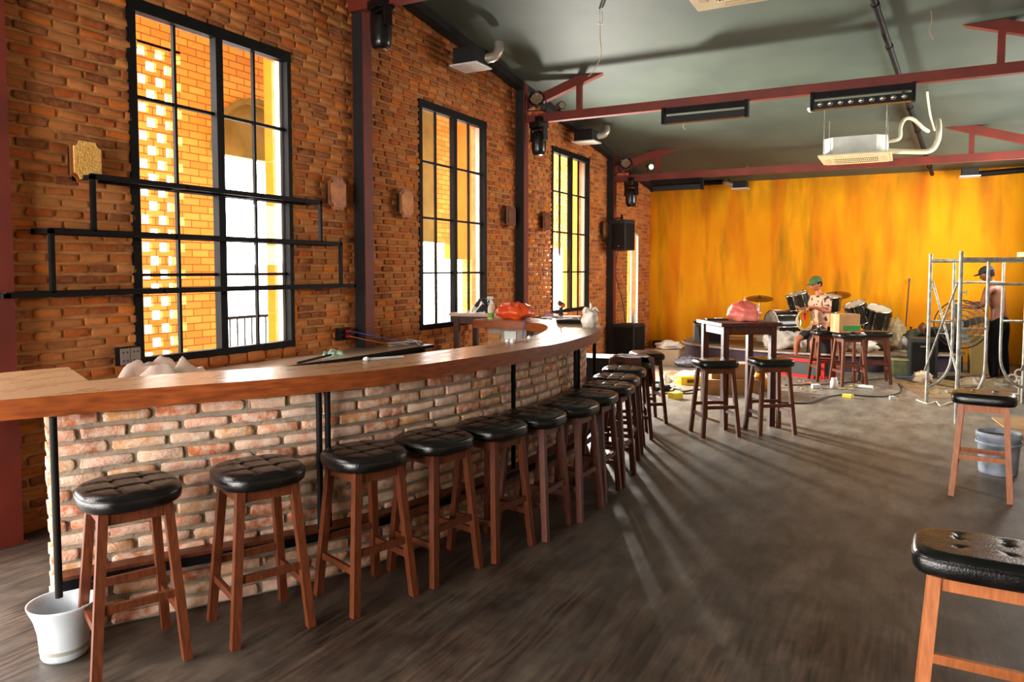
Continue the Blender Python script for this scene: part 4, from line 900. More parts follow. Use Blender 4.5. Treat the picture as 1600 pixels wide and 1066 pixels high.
def A(px, py, Y): return aty(px, py, Y)
# ---- drums
shell = mat('drum_shell', srgb(26, 24, 20), srgb(44, 40, 30), rough=.18, scale=5); headm = mat('drum_head', srgb(210, 200, 176), srgb(188, 176, 150), rough=.5); gold_lug = mat('brass_lug', srgb(222, 190, 96), rough=.25, metal=.9)
def drum(nm, lab, c, axis, r_, h_, lugs=8, feet=True):
    M = Vector(axis).normalized().to_track_quat('Z', 'Y').to_matrix(); t = thing(nm, lab, 'drum', (c[0], c[1], SZ), group='drum kit on the stage'); c = Vector((0, 0, c[2] - SZ))
    MB().lathe([(r_, -h_ / 2), (r_, h_ / 2)], c=c, n=32, M=M, cap=False).build('shell', shell, t)
    MB().lathe([(0, h_ / 2 - .004), (r_ - .004, h_ / 2 - .004)], c=c, n=32, M=M, cap=False).build('batter_head', headm if nm != 'bass_drum' else MATS['clear_head'], t); MB().lathe([(r_ - .004, -h_ / 2 + .004), (0, -h_ / 2 + .004)], c=c, n=32, M=M, cap=False).build('bottom_head', headm, t)
    for s in (-1, 1): MB().tube([c + M @ Vector((r_ * 1.02 * math.cos(a), r_ * 1.02 * math.sin(a), s * h_ / 2)) for a in [2 * math.pi * k / 32 for k in range(32)]], .011, 8, closed=True).build('hoop', chrome, t)
    for k in range(lugs):
        a = 2 * math.pi * k / lugs; mb = MB()
        for z in ((h_ * .28), (-h_ * .28)): mb.tube([c + M @ Vector((r_ * 1.02 * math.cos(a), r_ * 1.02 * math.sin(a), z - .03)), c + M @ Vector((r_ * 1.02 * math.cos(a), r_ * 1.02 * math.sin(a), z + .03))], .012, 8)
        mb.tube([c + M @ Vector((r_ * 1.035 * math.cos(a), r_ * 1.035 * math.sin(a), -h_ / 2)), c + M @ Vector((r_ * 1.035 * math.cos(a), r_ * 1.035 * math.sin(a), h_ / 2))], .004, 6); mb.build('tension_rod', chrome, t)
    if nm != 'bass_drum':   # tripod of chrome tubes carrying the drum
        zb = c.z - h_ / 2 * abs(Vector(axis).normalized().z); s = MB().tube([(0, 0, .12), (0, 0, zb)], .012, 8)
        for a in (.3, 2.4, 4.5): s.tube([(0, 0, min(.3, zb)), (.22 * math.cos(a), .22 * math.sin(a), .01)], .009, 8)
        s.build('stand', chrome, t)
    else:
        for s_ in (-1, 1): MB().tube([c + Vector((s_ * .10, -.2 * s_, -.1)), (s_ * .16 + .1, -.30 * s_, .01)], .009, 8).build('spur', chrome, t)
    return t
mat('clear_head', srgb(120, 104, 70), srgb(60, 52, 40), rough=.3)
b0 = A(1226, 507, 14.4); drum('bass_drum', 'dark bass drum lying on its side on the stage, its clear head facing left', (b0.x - .03, 14.25, SZ + .37), (-.80, -.60, 0), .28, .42)
p = A(1248, 470, 14.35); drum('rack_tom', 'small tilted dark tom left of the seated person, above the bass drum', (p.x, 14.35, p.z), (-.25, -.15, .95), .20, .27)
p = A(1283, 474, 14.55); drum('rack_tom', 'small dark tom mostly hidden behind the seated person', (p.x + .12, 14.62, p.z), (.05, -.15, .98), .20, .27)
p = A(1340, 489, 14.2); drum('floor_tom', 'tilted dark floor tom behind the printed carton', (p.x, 14.2, p.z), (-.30, -.25, .92), .18, .34)
p2 = A(1366, 498, 14.25); drum('floor_tom', 'large dark floor tom, rightmost of the drums', (p2.x + .04, 14.25, p2.z), (.18, -.25, .95), .21, .38)
cym = mat('cymbal_bronze', srgb(104, 74, 34), srgb(132, 96, 44), rough=.35, metal=.6)
for (px, py, Y, r_, rot, lab) in [(1187, 466, 14.8, .25, (.04, .22), 'bronze cymbal on a chrome stand left of the drums, behind the pink bag'), (1306, 461, 15.1, .26, (-.06, .28), 'bronze cymbal on a chrome stand behind the seated person')]:
    p = A(px, py, Y); t = thing('cymbal_stand', lab, 'cymbal', (p.x, Y, SZ), group='drum kit on the stage'); zc_ = p.z - SZ; s = MB().tube([(0, 0, .12), (0, 0, zc_ + .03)], .011, 8)
    for a in (.3, 2.4, 4.5): s.tube([(0, 0, .30), (.26 * math.cos(a), .26 * math.sin(a), .01)], .009, 8)
    s.build('stand', chrome, t); M = Matrix.Rotation(rot[0], 3, 'Y') @ Matrix.Rotation(rot[1], 3, 'X')
    MB().lathe([(r_, -.012), (r_ * .6, .003), (.05, .012), (.035, .03), (0, .034), (0, .030), (.033, .026), (.05, .008), (r_ * .6, -.001), (r_, -.016)], c=(0, 0, zc_), n=36, M=M, cap=False).build('cymbal', cym, t)
    MB().tube([(0, 0, zc_ + .03), (0, 0, zc_ + .06)], .012, 8).build('wing_nut', black_steel, t)
def st(px, Y): return Vector((aty(px, 500, Y).x, Y, SZ))
# ---- stage clutter
t = thing('stage_monitor', 'black wedge loudspeaker on the left end of the stage', 'loudspeaker', (-3.25, 14.25, SZ), R(30)); vs = [(-.25, -.2, 0), (.25, -.2, 0), (.25, .2, 0), (-.25, .2, 0), (-.25, -.05, .30), (.25, -.05, .30), (.25, .17, .33), (-.25, .17, .33)]
MB().hexa(vs).build('cabinet', black_dull, t); MB().box((0, -.14, .16), (.40, .01, .22), M=Matrix.Rotation(R(-27), 3, 'X')).build('grille', black_steel, t)
t = thing('equipment_case', 'grey topped dark equipment box behind the wedge loudspeaker', 'case', (-3.45, 14.75, SZ), R(20)); MB().box((0, 0, .17), (.45, .36, .34), bev=.01).build('body', mat('grey_blue_box', srgb(110, 116, 124), rough=.6), t); MB().box((0, 0, .35), (.46, .37, .03)).build('lid', black_steel, t)
p = atz(1195, 534, SZ); t = thing('carton', 'white box with a small red logo on the stage behind the high table', 'box', (p.x, p.y, SZ), R(-8)); MB().box((0, 0, .12), (.28, .14, .24), bev=.006).build('box', white_paint, t); MB().lathe([(.0, 0), (.035, 0), (.035, .004), (.0, .004)], c=(.04, -.072, .04), n=18, M=Matrix.Rotation(R(90), 3, 'X')).build('round_logo', mat('red_logo', srgb(190, 50, 60), rough=.5), t)
p = st(1222, 13.75); bag('plastic_bag', 'crumpled clear plastic wrapping on the stage in front of the bass drum', 'bag', (p.x, p.y, SZ), (.32, .19, .17), clearbag, 31, ridge=.4, rough=.35)
p = st(1250, 13.95); bag('plastic_bag', 'pinkish plastic bag on the stage beside the seated person', 'bag', (p.x, p.y, SZ), (.13, .12, .17), mat('pink_clear', srgb(224, 190, 176), srgb(196, 160, 150), rough=.35, bump=.4, scale=10), 33, ridge=.4)
p = st(1390, 14.25); bag('plastic_bag', 'large clear plastic bag on the stage right of the stools', 'bag', (p.x, p.y, SZ), (.20, .18, .18), dirtybag, 35, ridge=.4, rough=.35)
p = st(1348, 13.8); bag('plastic_bag', 'crumpled plastic wrapping on the stage behind the stools', 'bag', (p.x, p.y, SZ), (.22, .12, .12), clearbag, 36, ridge=.45, rough=.35)
p = st(1386, 14.75); t = thing('jug', 'dark green plastic jug on the stage right of the drums', 'jug', (p.x, p.y, SZ)); MB().lathe([(.0, 0), (.10, 0), (.12, .03), (.12, .15), (.06, .22), (.03, .24), (.03, .28)], n=20).build('body', mat('green_plastic', srgb(14, 78, 56), srgb(10, 60, 44), rough=.3), t); MB().tube(catmull([(.08, 0, .18), (.15, 0, .20), (.14, 0, .10), (.11, 0, .08)], 5), .012, 8).build('handle', MATS['green_plastic'], t)
p = st(1402, 15.2); bag('sack', 'pale sack with dark folds on the stage below the mop', 'sack', (p.x, p.y, SZ), (.15, .14, .28), mat('beige_sack', srgb(190, 166, 120), srgb(120, 104, 74), rough=.8, scale=6), 41)
p = st(1430, 14.75); bag('sack', 'dark olive sack on the stage left of the scaffold', 'sack', (p.x, p.y, SZ), (.20, .18, .19), mat('olive_sack', srgb(52, 56, 44), srgb(70, 70, 52), rough=.8), 42)
p = st(1410, 14.45); bag('plastic_bag', 'grey plastic bag on the stage in front of the pale sack', 'bag', (p.x, p.y, SZ), (.13, .10, .13), mat('grey_bag', srgb(150, 144, 136), srgb(110, 104, 98), rough=.4, bump=.4), 43, ridge=.4)
cable('cable', 'coiled pale cable lying on the stage edge below the sacks', [atz(px, py, SZ + .01) for px, py in [(1385, 546), (1400, 549), (1415, 547), (1402, 544), (1392, 547), (1410, 550), (1422, 548)]], .01, mat('grey_cable', srgb(160, 150, 130), rough=.6))
# brown ornament / tools heap
rg = random.Random(5)
for k in range(5):
    p = st(1424 + k * 9, 15.25); h = [.34, .22, .42, .2, .25][k]
    t = thing('bottle', ['amber bottle, tallest in the dark cluster', 'brown bottle, leftmost of the dark cluster', 'brown wooden club', 'small brown bottle', 'dark brown can'][k] + [' on the stage right of the mop', ' next to the mop', ' with round top in the dark cluster on stage', ' at the foot of the cluster on stage', ' at the right of the cluster by the scaffold'][k], 'bottle', (p.x, p.y, SZ))
    mm = mat('brown_item_%d' % k, srgb(96 + 12 * k, 56 + 6 * k, 28), rough=.5)
    MB().lathe([(.0, 0), (.05, 0), (.055, .03), (.05, h * .55), (.025, h * .7), (.02, h)] if k != 2 else [(0, 0), (.03, 0), (.03, h * .5), (.07, h * .7), (.075, h * .85), (.04, h), (0, h)], n=16).build('body', mm, t); MB().lathe([(.022, h), (.022, h + .02)], n=12).build('cap', black_dull, t)
mp_ = A(1421, 436, 15.62); mq = atz(1411, 524, SZ)
t = thing('mop', 'mop with dark blue handle leaning on the ochre wall left of the scaffold', 'mop', (0, 0, 0)); b_ = Vector((A(1414, 520, 15.5).x, 15.55, SZ + .12)); e_ = Vector((mp_.x, 15.78, mp_.z))
MB().tube([b_, e_], .012, 8).build('handle', mat('handle_brown', srgb(70, 40, 26), rough=.5), t); MB().tube([e_ - (e_ - b_) * .04, e_ + (e_ - b_) * .005], .017, 8).build('blue_grip', mat('blue_grip', srgb(30, 30, 120), rough=.5), t); MB().blob(b_ - Vector((0, 0, .02)), (.08, .07, .10), 0, 3, .4).build('mop_head', mat('mop_grey', srgb(90, 84, 78), srgb(50, 48, 46), rough=.9), t)
# ---- seat box, seated person
t = thing('seat_box', 'dark box on the stage edge under the seated person', 'box', (-1.19, 13.42, SZ), R(-10)); MB().box((0, 0, .145), (.40, .32, .29), bev=.01).build('body', black_dull, t); MB().box((0, 0, .30), (.41, .33, .02), bev=.005).build('pad', black_steel, t)

def skin_mesh(name, chains, m, parent, root=0, sub=2):
    """chains: list of lists of (xyz, radius); points closer than 1 mm are welded"""
    V = []; Rr = []; E = []
    def idx(p, r_):
        for i, q in enumerate(V):
            if (Vector(q) - Vector(p)).length < .001: return i
        V.append(tuple(p)); Rr.append(r_); return len(V) - 1
    for ch in chains:
        prev = None
        for p, r_ in ch:
            i = idx(p, r_)
            if prev is not None and i != prev: E.append((prev, i))
            prev = i
    me = bpy.data.meshes.new(name); me.from_pydata(V, E, []); me.materials.append(m); o = bpy.data.objects.new(name, me); COL.objects.link(o)
    sk = o.modifiers.new('skin', 'SKIN'); sk.use_smooth_shade = True; sk.use_x_symmetry = False
    if not me.skin_vertices: 
        bm = bmesh.new(); bm.from_mesh(me); bm.verts.layers.skin.verify(); bm.to_mesh(me); bm.free()
    for i, sv in enumerate(me.skin_vertices[0].data):
        r_ = Rr[i]; sv.radius = r_ if isinstance(r_, tuple) else (r_, r_); sv.use_root = (i == root)
    su = o.modifiers.new('sub', 'SUBSURF'); su.levels = sub; su.render_levels = sub
    if parent: o.parent = parent
    return o
def hand(w, d, side, curl=.4, L=.085):
    """chains of a hand from wrist w, pointing d, palm spread along side"""
    w, d, side = Vector(w), Vector(d).normalized(), Vector(side).normalized(); dn = d.cross(side).normalized()
    palm = w + d * .075; out = [[(w, .024), (w + d * .035, (.034, .018)), (palm, (.036, .015))]]
    for k, (o_, l_) in enumerate([(-.028, .88), (-.010, 1.0), (.010, .95), (.027, .75)]):
        b = palm + side * o_; k1 = b + (d * math.cos(curl * .5) + dn * math.sin(curl * .5)) * L * .45 * l_; k2 = k1 + (d * math.cos(curl * 1.6) + dn * math.sin(curl * 1.6)) * L * .32 * l_; k3 = k2 + (d * math.cos(curl * 2.6) + dn * math.sin(curl * 2.6)) * L * .23 * l_
        out.append([(palm, (.036, .015)), (b + d * .008, .010), (k1, .009), (k2, .0085), (k3, .007)])
    b = w + d * .03 - side * .025; out.append([(w + d * .035, (.034, .018)), (b, .012), (b + (d * .6 - side * .7) * .035, .0105), (b + (d * .85 - side * .5) * .062, .009)])
    return out
def head_parts(parent, c, fwd, upv, s=1.0, cap=None, hair=True, m=skin):
    """skull with jaw, nose, ears and brow as one mesh child"""
    f = Vector(fwd).normalized(); u = Vector(upv).normalized(); l = u.cross(f).normalized(); u = f.cross(l).normalized(); M = Matrix((f, l, u)).transposed(); c = Vector(c)
    mb = MB(); N, K = 22, 28; vs = []
    for j in range(N + 1):
        ph = math.pi * j / N
        for k in range(K):
            th = 2 * math.pi * k / K; x, y, z = math.sin(ph) * math.cos(th), math.sin(ph) * math.sin(th), math.cos(ph)
            X, Y, Z = x * .098, y * .076, z * .118
            if Z < 0: X *= 1 - .25 * (-Z / .118) ** 1.5 * (1 if x < 0 else .25); Y *= 1 - .42 * (-Z / .118) ** 1.6; 
            if x < 0 and Z < -.02: X *= .82
            if x > .3:
                Z2 = Z / .118; X += .006 * math.exp(-((Z2 - .18) / .12) ** 2) * (1 - abs(y)) - .007 * math.exp(-((Z2 + .0) / .13) ** 2) * math.exp(-((abs(y) - .42) / .18) ** 2)
                X += .026 * math.exp(-((Z2 + .22) / .16) ** 2) * math.exp(-(y / .14) ** 2) + .008 * math.exp(-((Z2 + .52) / .09) ** 2) * math.exp(-(y / .3) ** 2) + .008 * math.exp(-((Z2 + .82) / .12) ** 2) * math.exp(-(y / .4) ** 2)
            vs.append(c + M @ (Vector((X, Y, Z)) * s))
    mb.add(vs, [(j * K + k, (j + 1) * K + k, (j + 1) * K + (k + 1) % K, j * K + (k + 1) % K) for j in range(N) for k in range(K)], 0, True)
    for sd in (-1, 1): mb.blob(c + M @ (Vector((-.008, sd * .078, -.012)) * s), (.020 * s, .010 * s, .032 * s), 0, 2, .15, n=12, m=8, M=None)
    mb.build('head', m, parent)
    e = MB()
    for sd in (-1, 1): e.blob(c + M @ (Vector((.083, sd * .032, .003)) * s), (.012 * s, .012 * s, .008 * s), 0, 1, 0, n=10, m=6)
    e.build('eyes', hairm, parent)
    mo = MB(); mo.tube([c + M @ (Vector((.086, yy, -.062 - .12 * abs(yy))) * s) for yy in (-.022, -.01, .01, .022)], .005 * s, 6); mo.build('mouth', mat('lips_%s' % parent.name, srgb(130, 66, 52), rough=.5), parent)
    if hair:
        hv = [];
        for j in range(N + 1):
            ph = math.pi * .62 * j / N
            for k in range(K):
                th = 2 * math.pi * k / K; x, y, z = math.sin(ph) * math.cos(th), math.sin(ph) * math.sin(th), math.cos(ph)
                cut = -.05 if x < 0.1 else .055
                Z = max(z * .128, cut if x < .1 else .045); X = x * .106 * (1 if Z > -.02 else .95); hv.append(c + M @ (Vector((X - .004, y * .084, Z + .004 * noise.noise(Vector((x * 9, y * 9, z * 9))))) * s))
        MB().add(hv, [(j * K + k, (j + 1) * K + k, (j + 1) * K + (k + 1) % K, j * K + (k + 1) % K) for j in range(N) for k in range(K)], 0, True).build('hair', hairm, parent)
    if cap:
        cv = []
        for j in range(11):
            ph = math.pi * .5 * j / 10
            for k in range(K):
                th = 2 * math.pi * k / K; cv.append(c + M @ (Vector((math.sin(ph) * math.cos(th) * .118 - .006, math.sin(ph) * math.sin(th) * .092, .04 + math.cos(ph) * .098)) * s))
        cm_ = MB().add(cv, [(j * K + k, (j + 1) * K + k, (j + 1) * K + (k + 1) % K, j * K + (k + 1) % K) for j in range(10) for k in range(K)], 0, True)
        bv = []
        for i in range(9):
            a = R(-75 + i * 150 / 8)
            for q_ in (0, 1): r0 = .108 + q_ * .085 * math.cos(a * .95); bv.append(c + M @ (Vector((r0 * math.cos(a), .088 * math.sin(a) * (1 + .0 * q_), .048 - q_ * .012 - .012 * abs(math.sin(a)))) * s))
        b2_ = [v - u * .008 for v in bv]; cm_.add(bv + b2_, [(2 * i, 2 * i + 1, 2 * i + 3, 2 * i + 2) for i in range(8)] + [(18 + 2 * i, 18 + 2 * i + 2, 18 + 2 * i + 3, 18 + 2 * i + 1) for i in range(8)] + [(2 * i + 1, 18 + 2 * i + 1, 18 + 2 * i + 3, 2 * i + 3) for i in range(8)], 0, True)
        cm_.build('cap', cap, parent)
# seated person
g = Vector((-1.19, 13.42, 0)); f = Vector((-.78, -.62, 0)).normalized(); l = Vector((-f.y, f.x, 0)) * -1; l = Vector((.62, -.78, 0)).normalized()
def q(a, b, z): return g + f * a + l * b + Vector((0, 0, z))
p1 = thing('person', 'seated person in a green cap, patterned shirt and dark shorts holding a cable', 'person', (0, 0, 0))
pel = q(0, 0, .70); chains = [[(pel, (.15, .11)), (q(.02, 0, .88), (.13, .10)), (q(.04, 0, 1.08), (.155, .11)), (q(.055, 0, 1.22), (.12, .085)), (q(.075, 0, 1.30), .052), (q(.10, 0, 1.38), .055)]]
for sd, kn, an, toe in ((1, q(.30, .20, .50), q(.25, .22, .09), q(.40, .24, .035)), (-1, q(.40, -.10, .52), q(.40, -.10, .10), q(.55, -.10, .035))):
    hp = q(.04, sd * .10, .68); chains.append([(pel, (.15, .11)), (hp, .085), (kn, .058), (kn.lerp(an, .35), .055), (an, .034), (an + Vector((0, 0, -.05)) + f * .03, .036), (toe, (.04, .025))])
for sd, el, wr in ((1, q(.04, .25, 1.00), q(.27, .16, 1.08)), (-1, q(.10, -.22, 1.00), q(.30, -.06, 1.05))):
    shd = q(.05, sd * .17, 1.21); chains.append([(q(.055, 0, 1.22), (.12, .085)), (shd, .058), (el, .042), (el.lerp(wr, .4), .040), (wr, .026)])
    for h in hand(wr, f + Vector((0, 0, -.1)), l * -sd, .6): chains.append(h)
skin_mesh('body', chains, skin, p1)
head_parts(p1, q(.135, 0, 1.455), f + Vector((0, 0, -.28)), Vector((0, 0, 1)) + f * .28, 1.0, mat('green_cap', srgb(74, 96, 44), srgb(62, 84, 38), rough=.9, scale=8))
shirt = mat('patterned_shirt', srgb(206, 160, 132), srgb(60, 44, 42), rough=.9, scale=11, mixlo=.60, mixhi=.64, detail=1)
sh_ch = [[(q(-.01, 0, .74), (.165, .125)), (q(.02, 0, .90), (.155, .12)), (q(.04, 0, 1.08), (.172, .128)), (q(.055, 0, 1.22), (.135, .10)), (q(.07, 0, 1.275), .068)]]
for sd, el in ((1, q(.04, .25, 1.00)), (-1, q(.10, -.22, 1.00))):
    shd = q(.05, sd * .17, 1.215); sh_ch.append([(q(.055, 0, 1.22), (.135, .10)), (shd, .075), (shd.lerp(el, .72), .068)])
skin_mesh('shirt', sh_ch, shirt, p1)
shorts = mat('dark_shorts', srgb(34, 36, 34), srgb(24, 26, 26), rough=.9)
skin_mesh('shorts', [[(q(0, 0, .80), (.16, .12)), (q(0, 0, .70), (.175, .13))], [(q(0, 0, .70), (.175, .13)), (q(.04, .10, .68), .10), (q(.27, .19, .53), .082)], [(q(0, 0, .70), (.175, .13)), (q(.04, -.10, .68), .10), (q(.36, -.10, .55), .082)]], shorts, p1)
# cable held by the seated person
hc = q(.36, .05, .98); cable('cable', 'coil of pale cable held by the seated person', [hc + f * (.02 * math.sin(i * .35)) + l * 0 + Vector((0, 0, 0)) + f * .14 * math.sin(i * .7) + Vector((0, 0, .17 * math.cos(i * .7) - .12)) + l * (.01 * (i % 5)) for i in range(28)], .008, mat('cream_cable', srgb(190, 164, 112), rough=.5), k=4)
tag(MB().tube([hc + Vector((0, 0, .0)), hc + Vector((0, 0, -.12))], [.03, .022], 12).build('plug', redm), 'red connector hanging from the coil in the hands of the seated person', 'plug')
# ---- floor toys: red flight case
p = Vector((-1.36, 12.58, 0)); t = thing('flight_case', 'red and grey flight case on the floor in front of the seated person', 'case', tuple(p), R(-20))
MB().box((0, 0, .145), (.78, .38, .29), bev=.008).build('body', mat('grey_panel', srgb(52, 56, 52), rough=.6), t)
mb = MB()
for sy in (-1, 1):
    for z in (.02, .27): mb.b2(-.40, .40, sy * .195 - .012, sy * .195 + .012, z - .025, z + .025)
    for sx in (-1, 1): mb.b2(sx * .39 - .025, sx * .39 + .025, sy * .195 - .012, sy * .195 + .012, 0, .29)
for sx in (-1, 1):
    for z in (.02, .27): mb.b2(sx * .395 - .012, sx * .395 + .012, -.19, .19, z - .025, z + .025)
mb.build('red_edging', redm, t); MB().box((-.2, -.206, .15), (.10, .012, .11)).build('latch', chrome, t); MB().box((-.2, -.214, .15), (.05, .008, .07)).build('latch_lever', black_steel, t)
# ---- carton on the second stool, tools on the stools
t = thing('carton', 'brown cardboard carton with a green printed band on a stool', 'box', (-.74, 11.86, .776), R(34)); MB().box((0, 0, .14), (.32, .24, .27)).build('box', card, t); MB().box((.035, -.1215, .07), (.26, .003, .075)).build('green_band', green_paint, t); MB().box((-.1615, 0, .14), (.003, .05, .26)).build('tape', mat('tape', srgb(196, 160, 110), rough=.4), t)
for k, (x, y, m_, lab) in enumerate([(-.56, 11.72, mat('red_tool', srgb(180, 60, 40), rough=.5), 'small red tool beside the printed carton'), (-.62, 11.70, black_steel, 'black pliers beside the printed carton')]):
    t = thing('hand_tool', lab, 'tool', (x, y, .775), R(50 * k)); MB().box((0, 0, .015), (.09, .022, .024), bev=.004).build('handle', m_, t); MB().box((.06, 0, .015), (.05, .014, .014)).build('jaw', chrome, t)
for k, (x, y, lab) in enumerate([(-1.12, 12.15, 'chrome cup standing on the stool in front of the seated person'), (-.98, 12.22, 'metal fitting lying on the stool in front of the seated person')]):
    t = tag(MB().lathe([(.0, 0), (.03, 0), (.028, .05), (.034, .08 - k * .03), (0, .08 - k * .03)], c=(x, y, .775), n=14).build('metal_fitting', chrome), lab, 'fitting')
tag(MB().box((-.84, 11.80, .79), (.03, .30, .028), rz=R(-50)).build('tube_roll', white_paint), 'white cardboard roll on the edge of the carton stool', 'roll') if False else None
# ---- things on the high table
TT = 1.13
bag('plastic_bag', 'pink plastic carrier bag on the high table', 'bag', (-1.55, 8.42, TT), (.17, .13, .12), pinkbag, 14, 'knot', ridge=.3)
t = thing('tray', 'flat black tray with papers on the high table, left of the pink bag', 'tray', (-1.86, 8.48, TT), R(20)); MB().box((0, 0, .008), (.24, .16, .016), bev=.003).build('tray_body', black_gloss, t); MB().box((.02, .01, .020), (.08, .04, .006), rz=.4).build('paper', white_paint, t)
# ---- stuff on the floor, left far corner
def carton(name, label, c, sz, rz, flap=True, m_=card):
    t = thing(name, label, 'box', c, rz); MB().box((0, 0, sz[2] / 2), sz).build('box', m_, t)
    if flap: MB().box((0, 0, sz[2] + .003), (sz[0], .05, .003)).build('tape', white_paint, t)
    return t
carton('carton', 'lower long brown carton on the floor behind the high table legs', (-2.08, 10.35, 0), (.72, .36, .20), R(22))
carton('carton', 'upper brown carton stacked on the long carton behind the high table', (-2.12, 10.42, .206), (.52, .30, .20), R(25))
carton('carton', 'dusty pale carton in the far left corner under crumpled plastic', (-3.70, 12.9, 0), (.42, .34, .28), R(10), m_=mat('dusty_card', srgb(176, 156, 128), rough=.9))
bag('plastic_bag', 'crumpled clear plastic on top of the pale carton in the far left corner', 'bag', (-3.68, 12.92, .286), (.22, .16, .08), clearbag, 51, ridge=.5, rough=.4)
bag('plastic_bag', 'dark shiny plastic on the floor beside the pale corner carton', 'bag', (-3.30, 12.8, 0), (.22, .18, .10), mat('blueish_bag', srgb(100, 104, 116), srgb(140, 140, 150), rough=.3, bump=.4), 52, ridge=.5)
cloth_heap('plastic_sheet', 'orange red plastic sheet crumpled on the floor left of the high table', 'plastic sheet', (-3.02, 11.55, 0), .62, .34, .10, mat('coral_sheet', srgb(232, 92, 62), srgb(238, 160, 130), rough=.4, scale=4), 61, R(10))
cloth_heap('paper_sheets', 'crumpled white wrapping on top of the yellow box on the floor', 'wrapping', (-2.72, 10.98, .128), .26, .18, .07, white_paint, 62, R(20))
cloth_heap('plastic_sheet', 'white plastic bag flattened on the floor left of the yellow box', 'plastic sheet', (-3.08, 10.85, 0), .20, .17, .12, white_plastic, 63, 0)
t = thing('yellow_box', 'bright yellow product box on the floor left of the high table', 'box', (-2.70, 10.88, 0), R(25)); MB().box((0, 0, .06), (.44, .22, .12)).build('box', yellowm, t); MB().box((-.05, -.1115, .06), (.16, .003, .05)).build('dark_print', mat('dark_print', srgb(70, 66, 30), rough=.6), t)
t = thing('yellow_box', 'small yellow pack on the floor below the jacket stool', 'box', (-2.62, 9.55, 0), R(60)); MB().box((0, 0, .04), (.16, .12, .08)).build('box', yellowm, t); MB().box((0, 0, .0815), (.16, .03, .003)).build('band', white_paint, t)
t = thing('adhesive_tape', 'green roll of tape on the floor by the white plastic', 'tape', (-3.22, 10.7, 0)); MB().lathe([(.03, 0), (.055, 0), (.055, .03), (.03, .03)], n=20).build('roll', MATS['green_plastic'], t); MB().lathe([(.026, 0), (.031, 0), (.031, .03), (.026, .03)], n=20).build('core', card, t)
bag('black_bag', 'dark crumpled bag on the floor beside the white plastic', 'bag', (-2.98, 10.1, 0), (.14, .10, .05), black_dull, 66)
for k, (px, py, r_) in enumerate([(1031, 541, .07), (1044, 539, .09)]):
    p = atz(px, py, 0); t = thing('black_box', ['small black box at the foot of the ochre wall in the left corner', 'black rounded case leaning beside the small box in the left corner'][k], 'box', (p.x, p.y - .15, 0), R(20)); MB().box((0, 0, r_ * (1 + k * .5)), (.22, .16, 2 * r_ * (1 + k * .5)), bev=.03).build('body', black_dull, t); MB().box((0, -.085, r_), (.08, .01, .03)).build('panel', black_gloss, t)
t = thing('amber_jar', 'amber lantern jar on the floor under the right high table stool', 'jar', (-1.74, 10.75, 0)); MB().lathe([(0, 0), (.10, 0), (.13, .05), (.13, .18), (.07, .26)], n=20).build('glass_body', mat('amber_glass', srgb(210, 140, 20), srgb(190, 120, 14), rough=.2), t); MB().lathe([(.075, .255), (.075, .30), (0, .30)], n=20).build('lid', black_steel, t)
# stage front right: crates and floor mess
p = atz(1412, 586, 0); t = thing('storage_bin', 'dull green bin with pale rim under the stage edge left of the scaffold', 'bin', (p.x, p.y - .1, 0), R(12)); MB().box((0, 0, .13), (.36, .26, .26), bev=.01).build('body', mat('dull_green', srgb(72, 76, 48), srgb(96, 96, 62), rough=.7), t); MB().box((0, 0, .265), (.38, .28, .02)).build('rim', mat('pale_green', srgb(150, 148, 100), rough=.7), t)
red_dot = atz(1424, 585, 0); bag('plastic_bottle', 'small red capped bottle lying left of the scaffold foot', 'bottle', (red_dot.x, red_dot.y - .2, 0), (.06, .045, .045), redm, 71)
p = atz(1443, 598, 0); bag('rag', 'cream bundled rag on the floor at the scaffold foot', 'rag', (p.x - .02, p.y, 0), (.13, .11, .10), mat('cream_rag', srgb(214, 196, 160), srgb(190, 160, 140), rough=.8), 72)
p = atz(1433, 592, 0); bag('rag', 'teal rag on the floor between the red bottle and the cream bundle', 'rag', (p.x, p.y, 0), (.07, .06, .05), mat('teal_rag', srgb(30, 96, 80), rough=.8), 73)
p = atz(1418, 592, 0); tag(MB().box((p.x, p.y, .02), (.34, .09, .035), rz=R(20), bev=.006).build('level_tool', mat('blue_grey', srgb(64, 74, 90), rough=.5)), 'blue grey flat tool on the floor left of the scaffold foot', 'tool')
p = atz(1555, 588, 0); cloth_heap('plastic_sheet', 'clear plastic sheet on the floor behind the scaffold', 'plastic sheet', (p.x - .1, p.y - 1.1, 0), .50, .34, .12, dirtybag, 74, R(15))
p = atz(1500, 600, 0); cloth_heap('plastic_sheet', 'thin plastic sheet on the floor inside the scaffold', 'plastic sheet', (.62, 11.7, 0), .34, .22, .06, dirtybag, 75, 0)
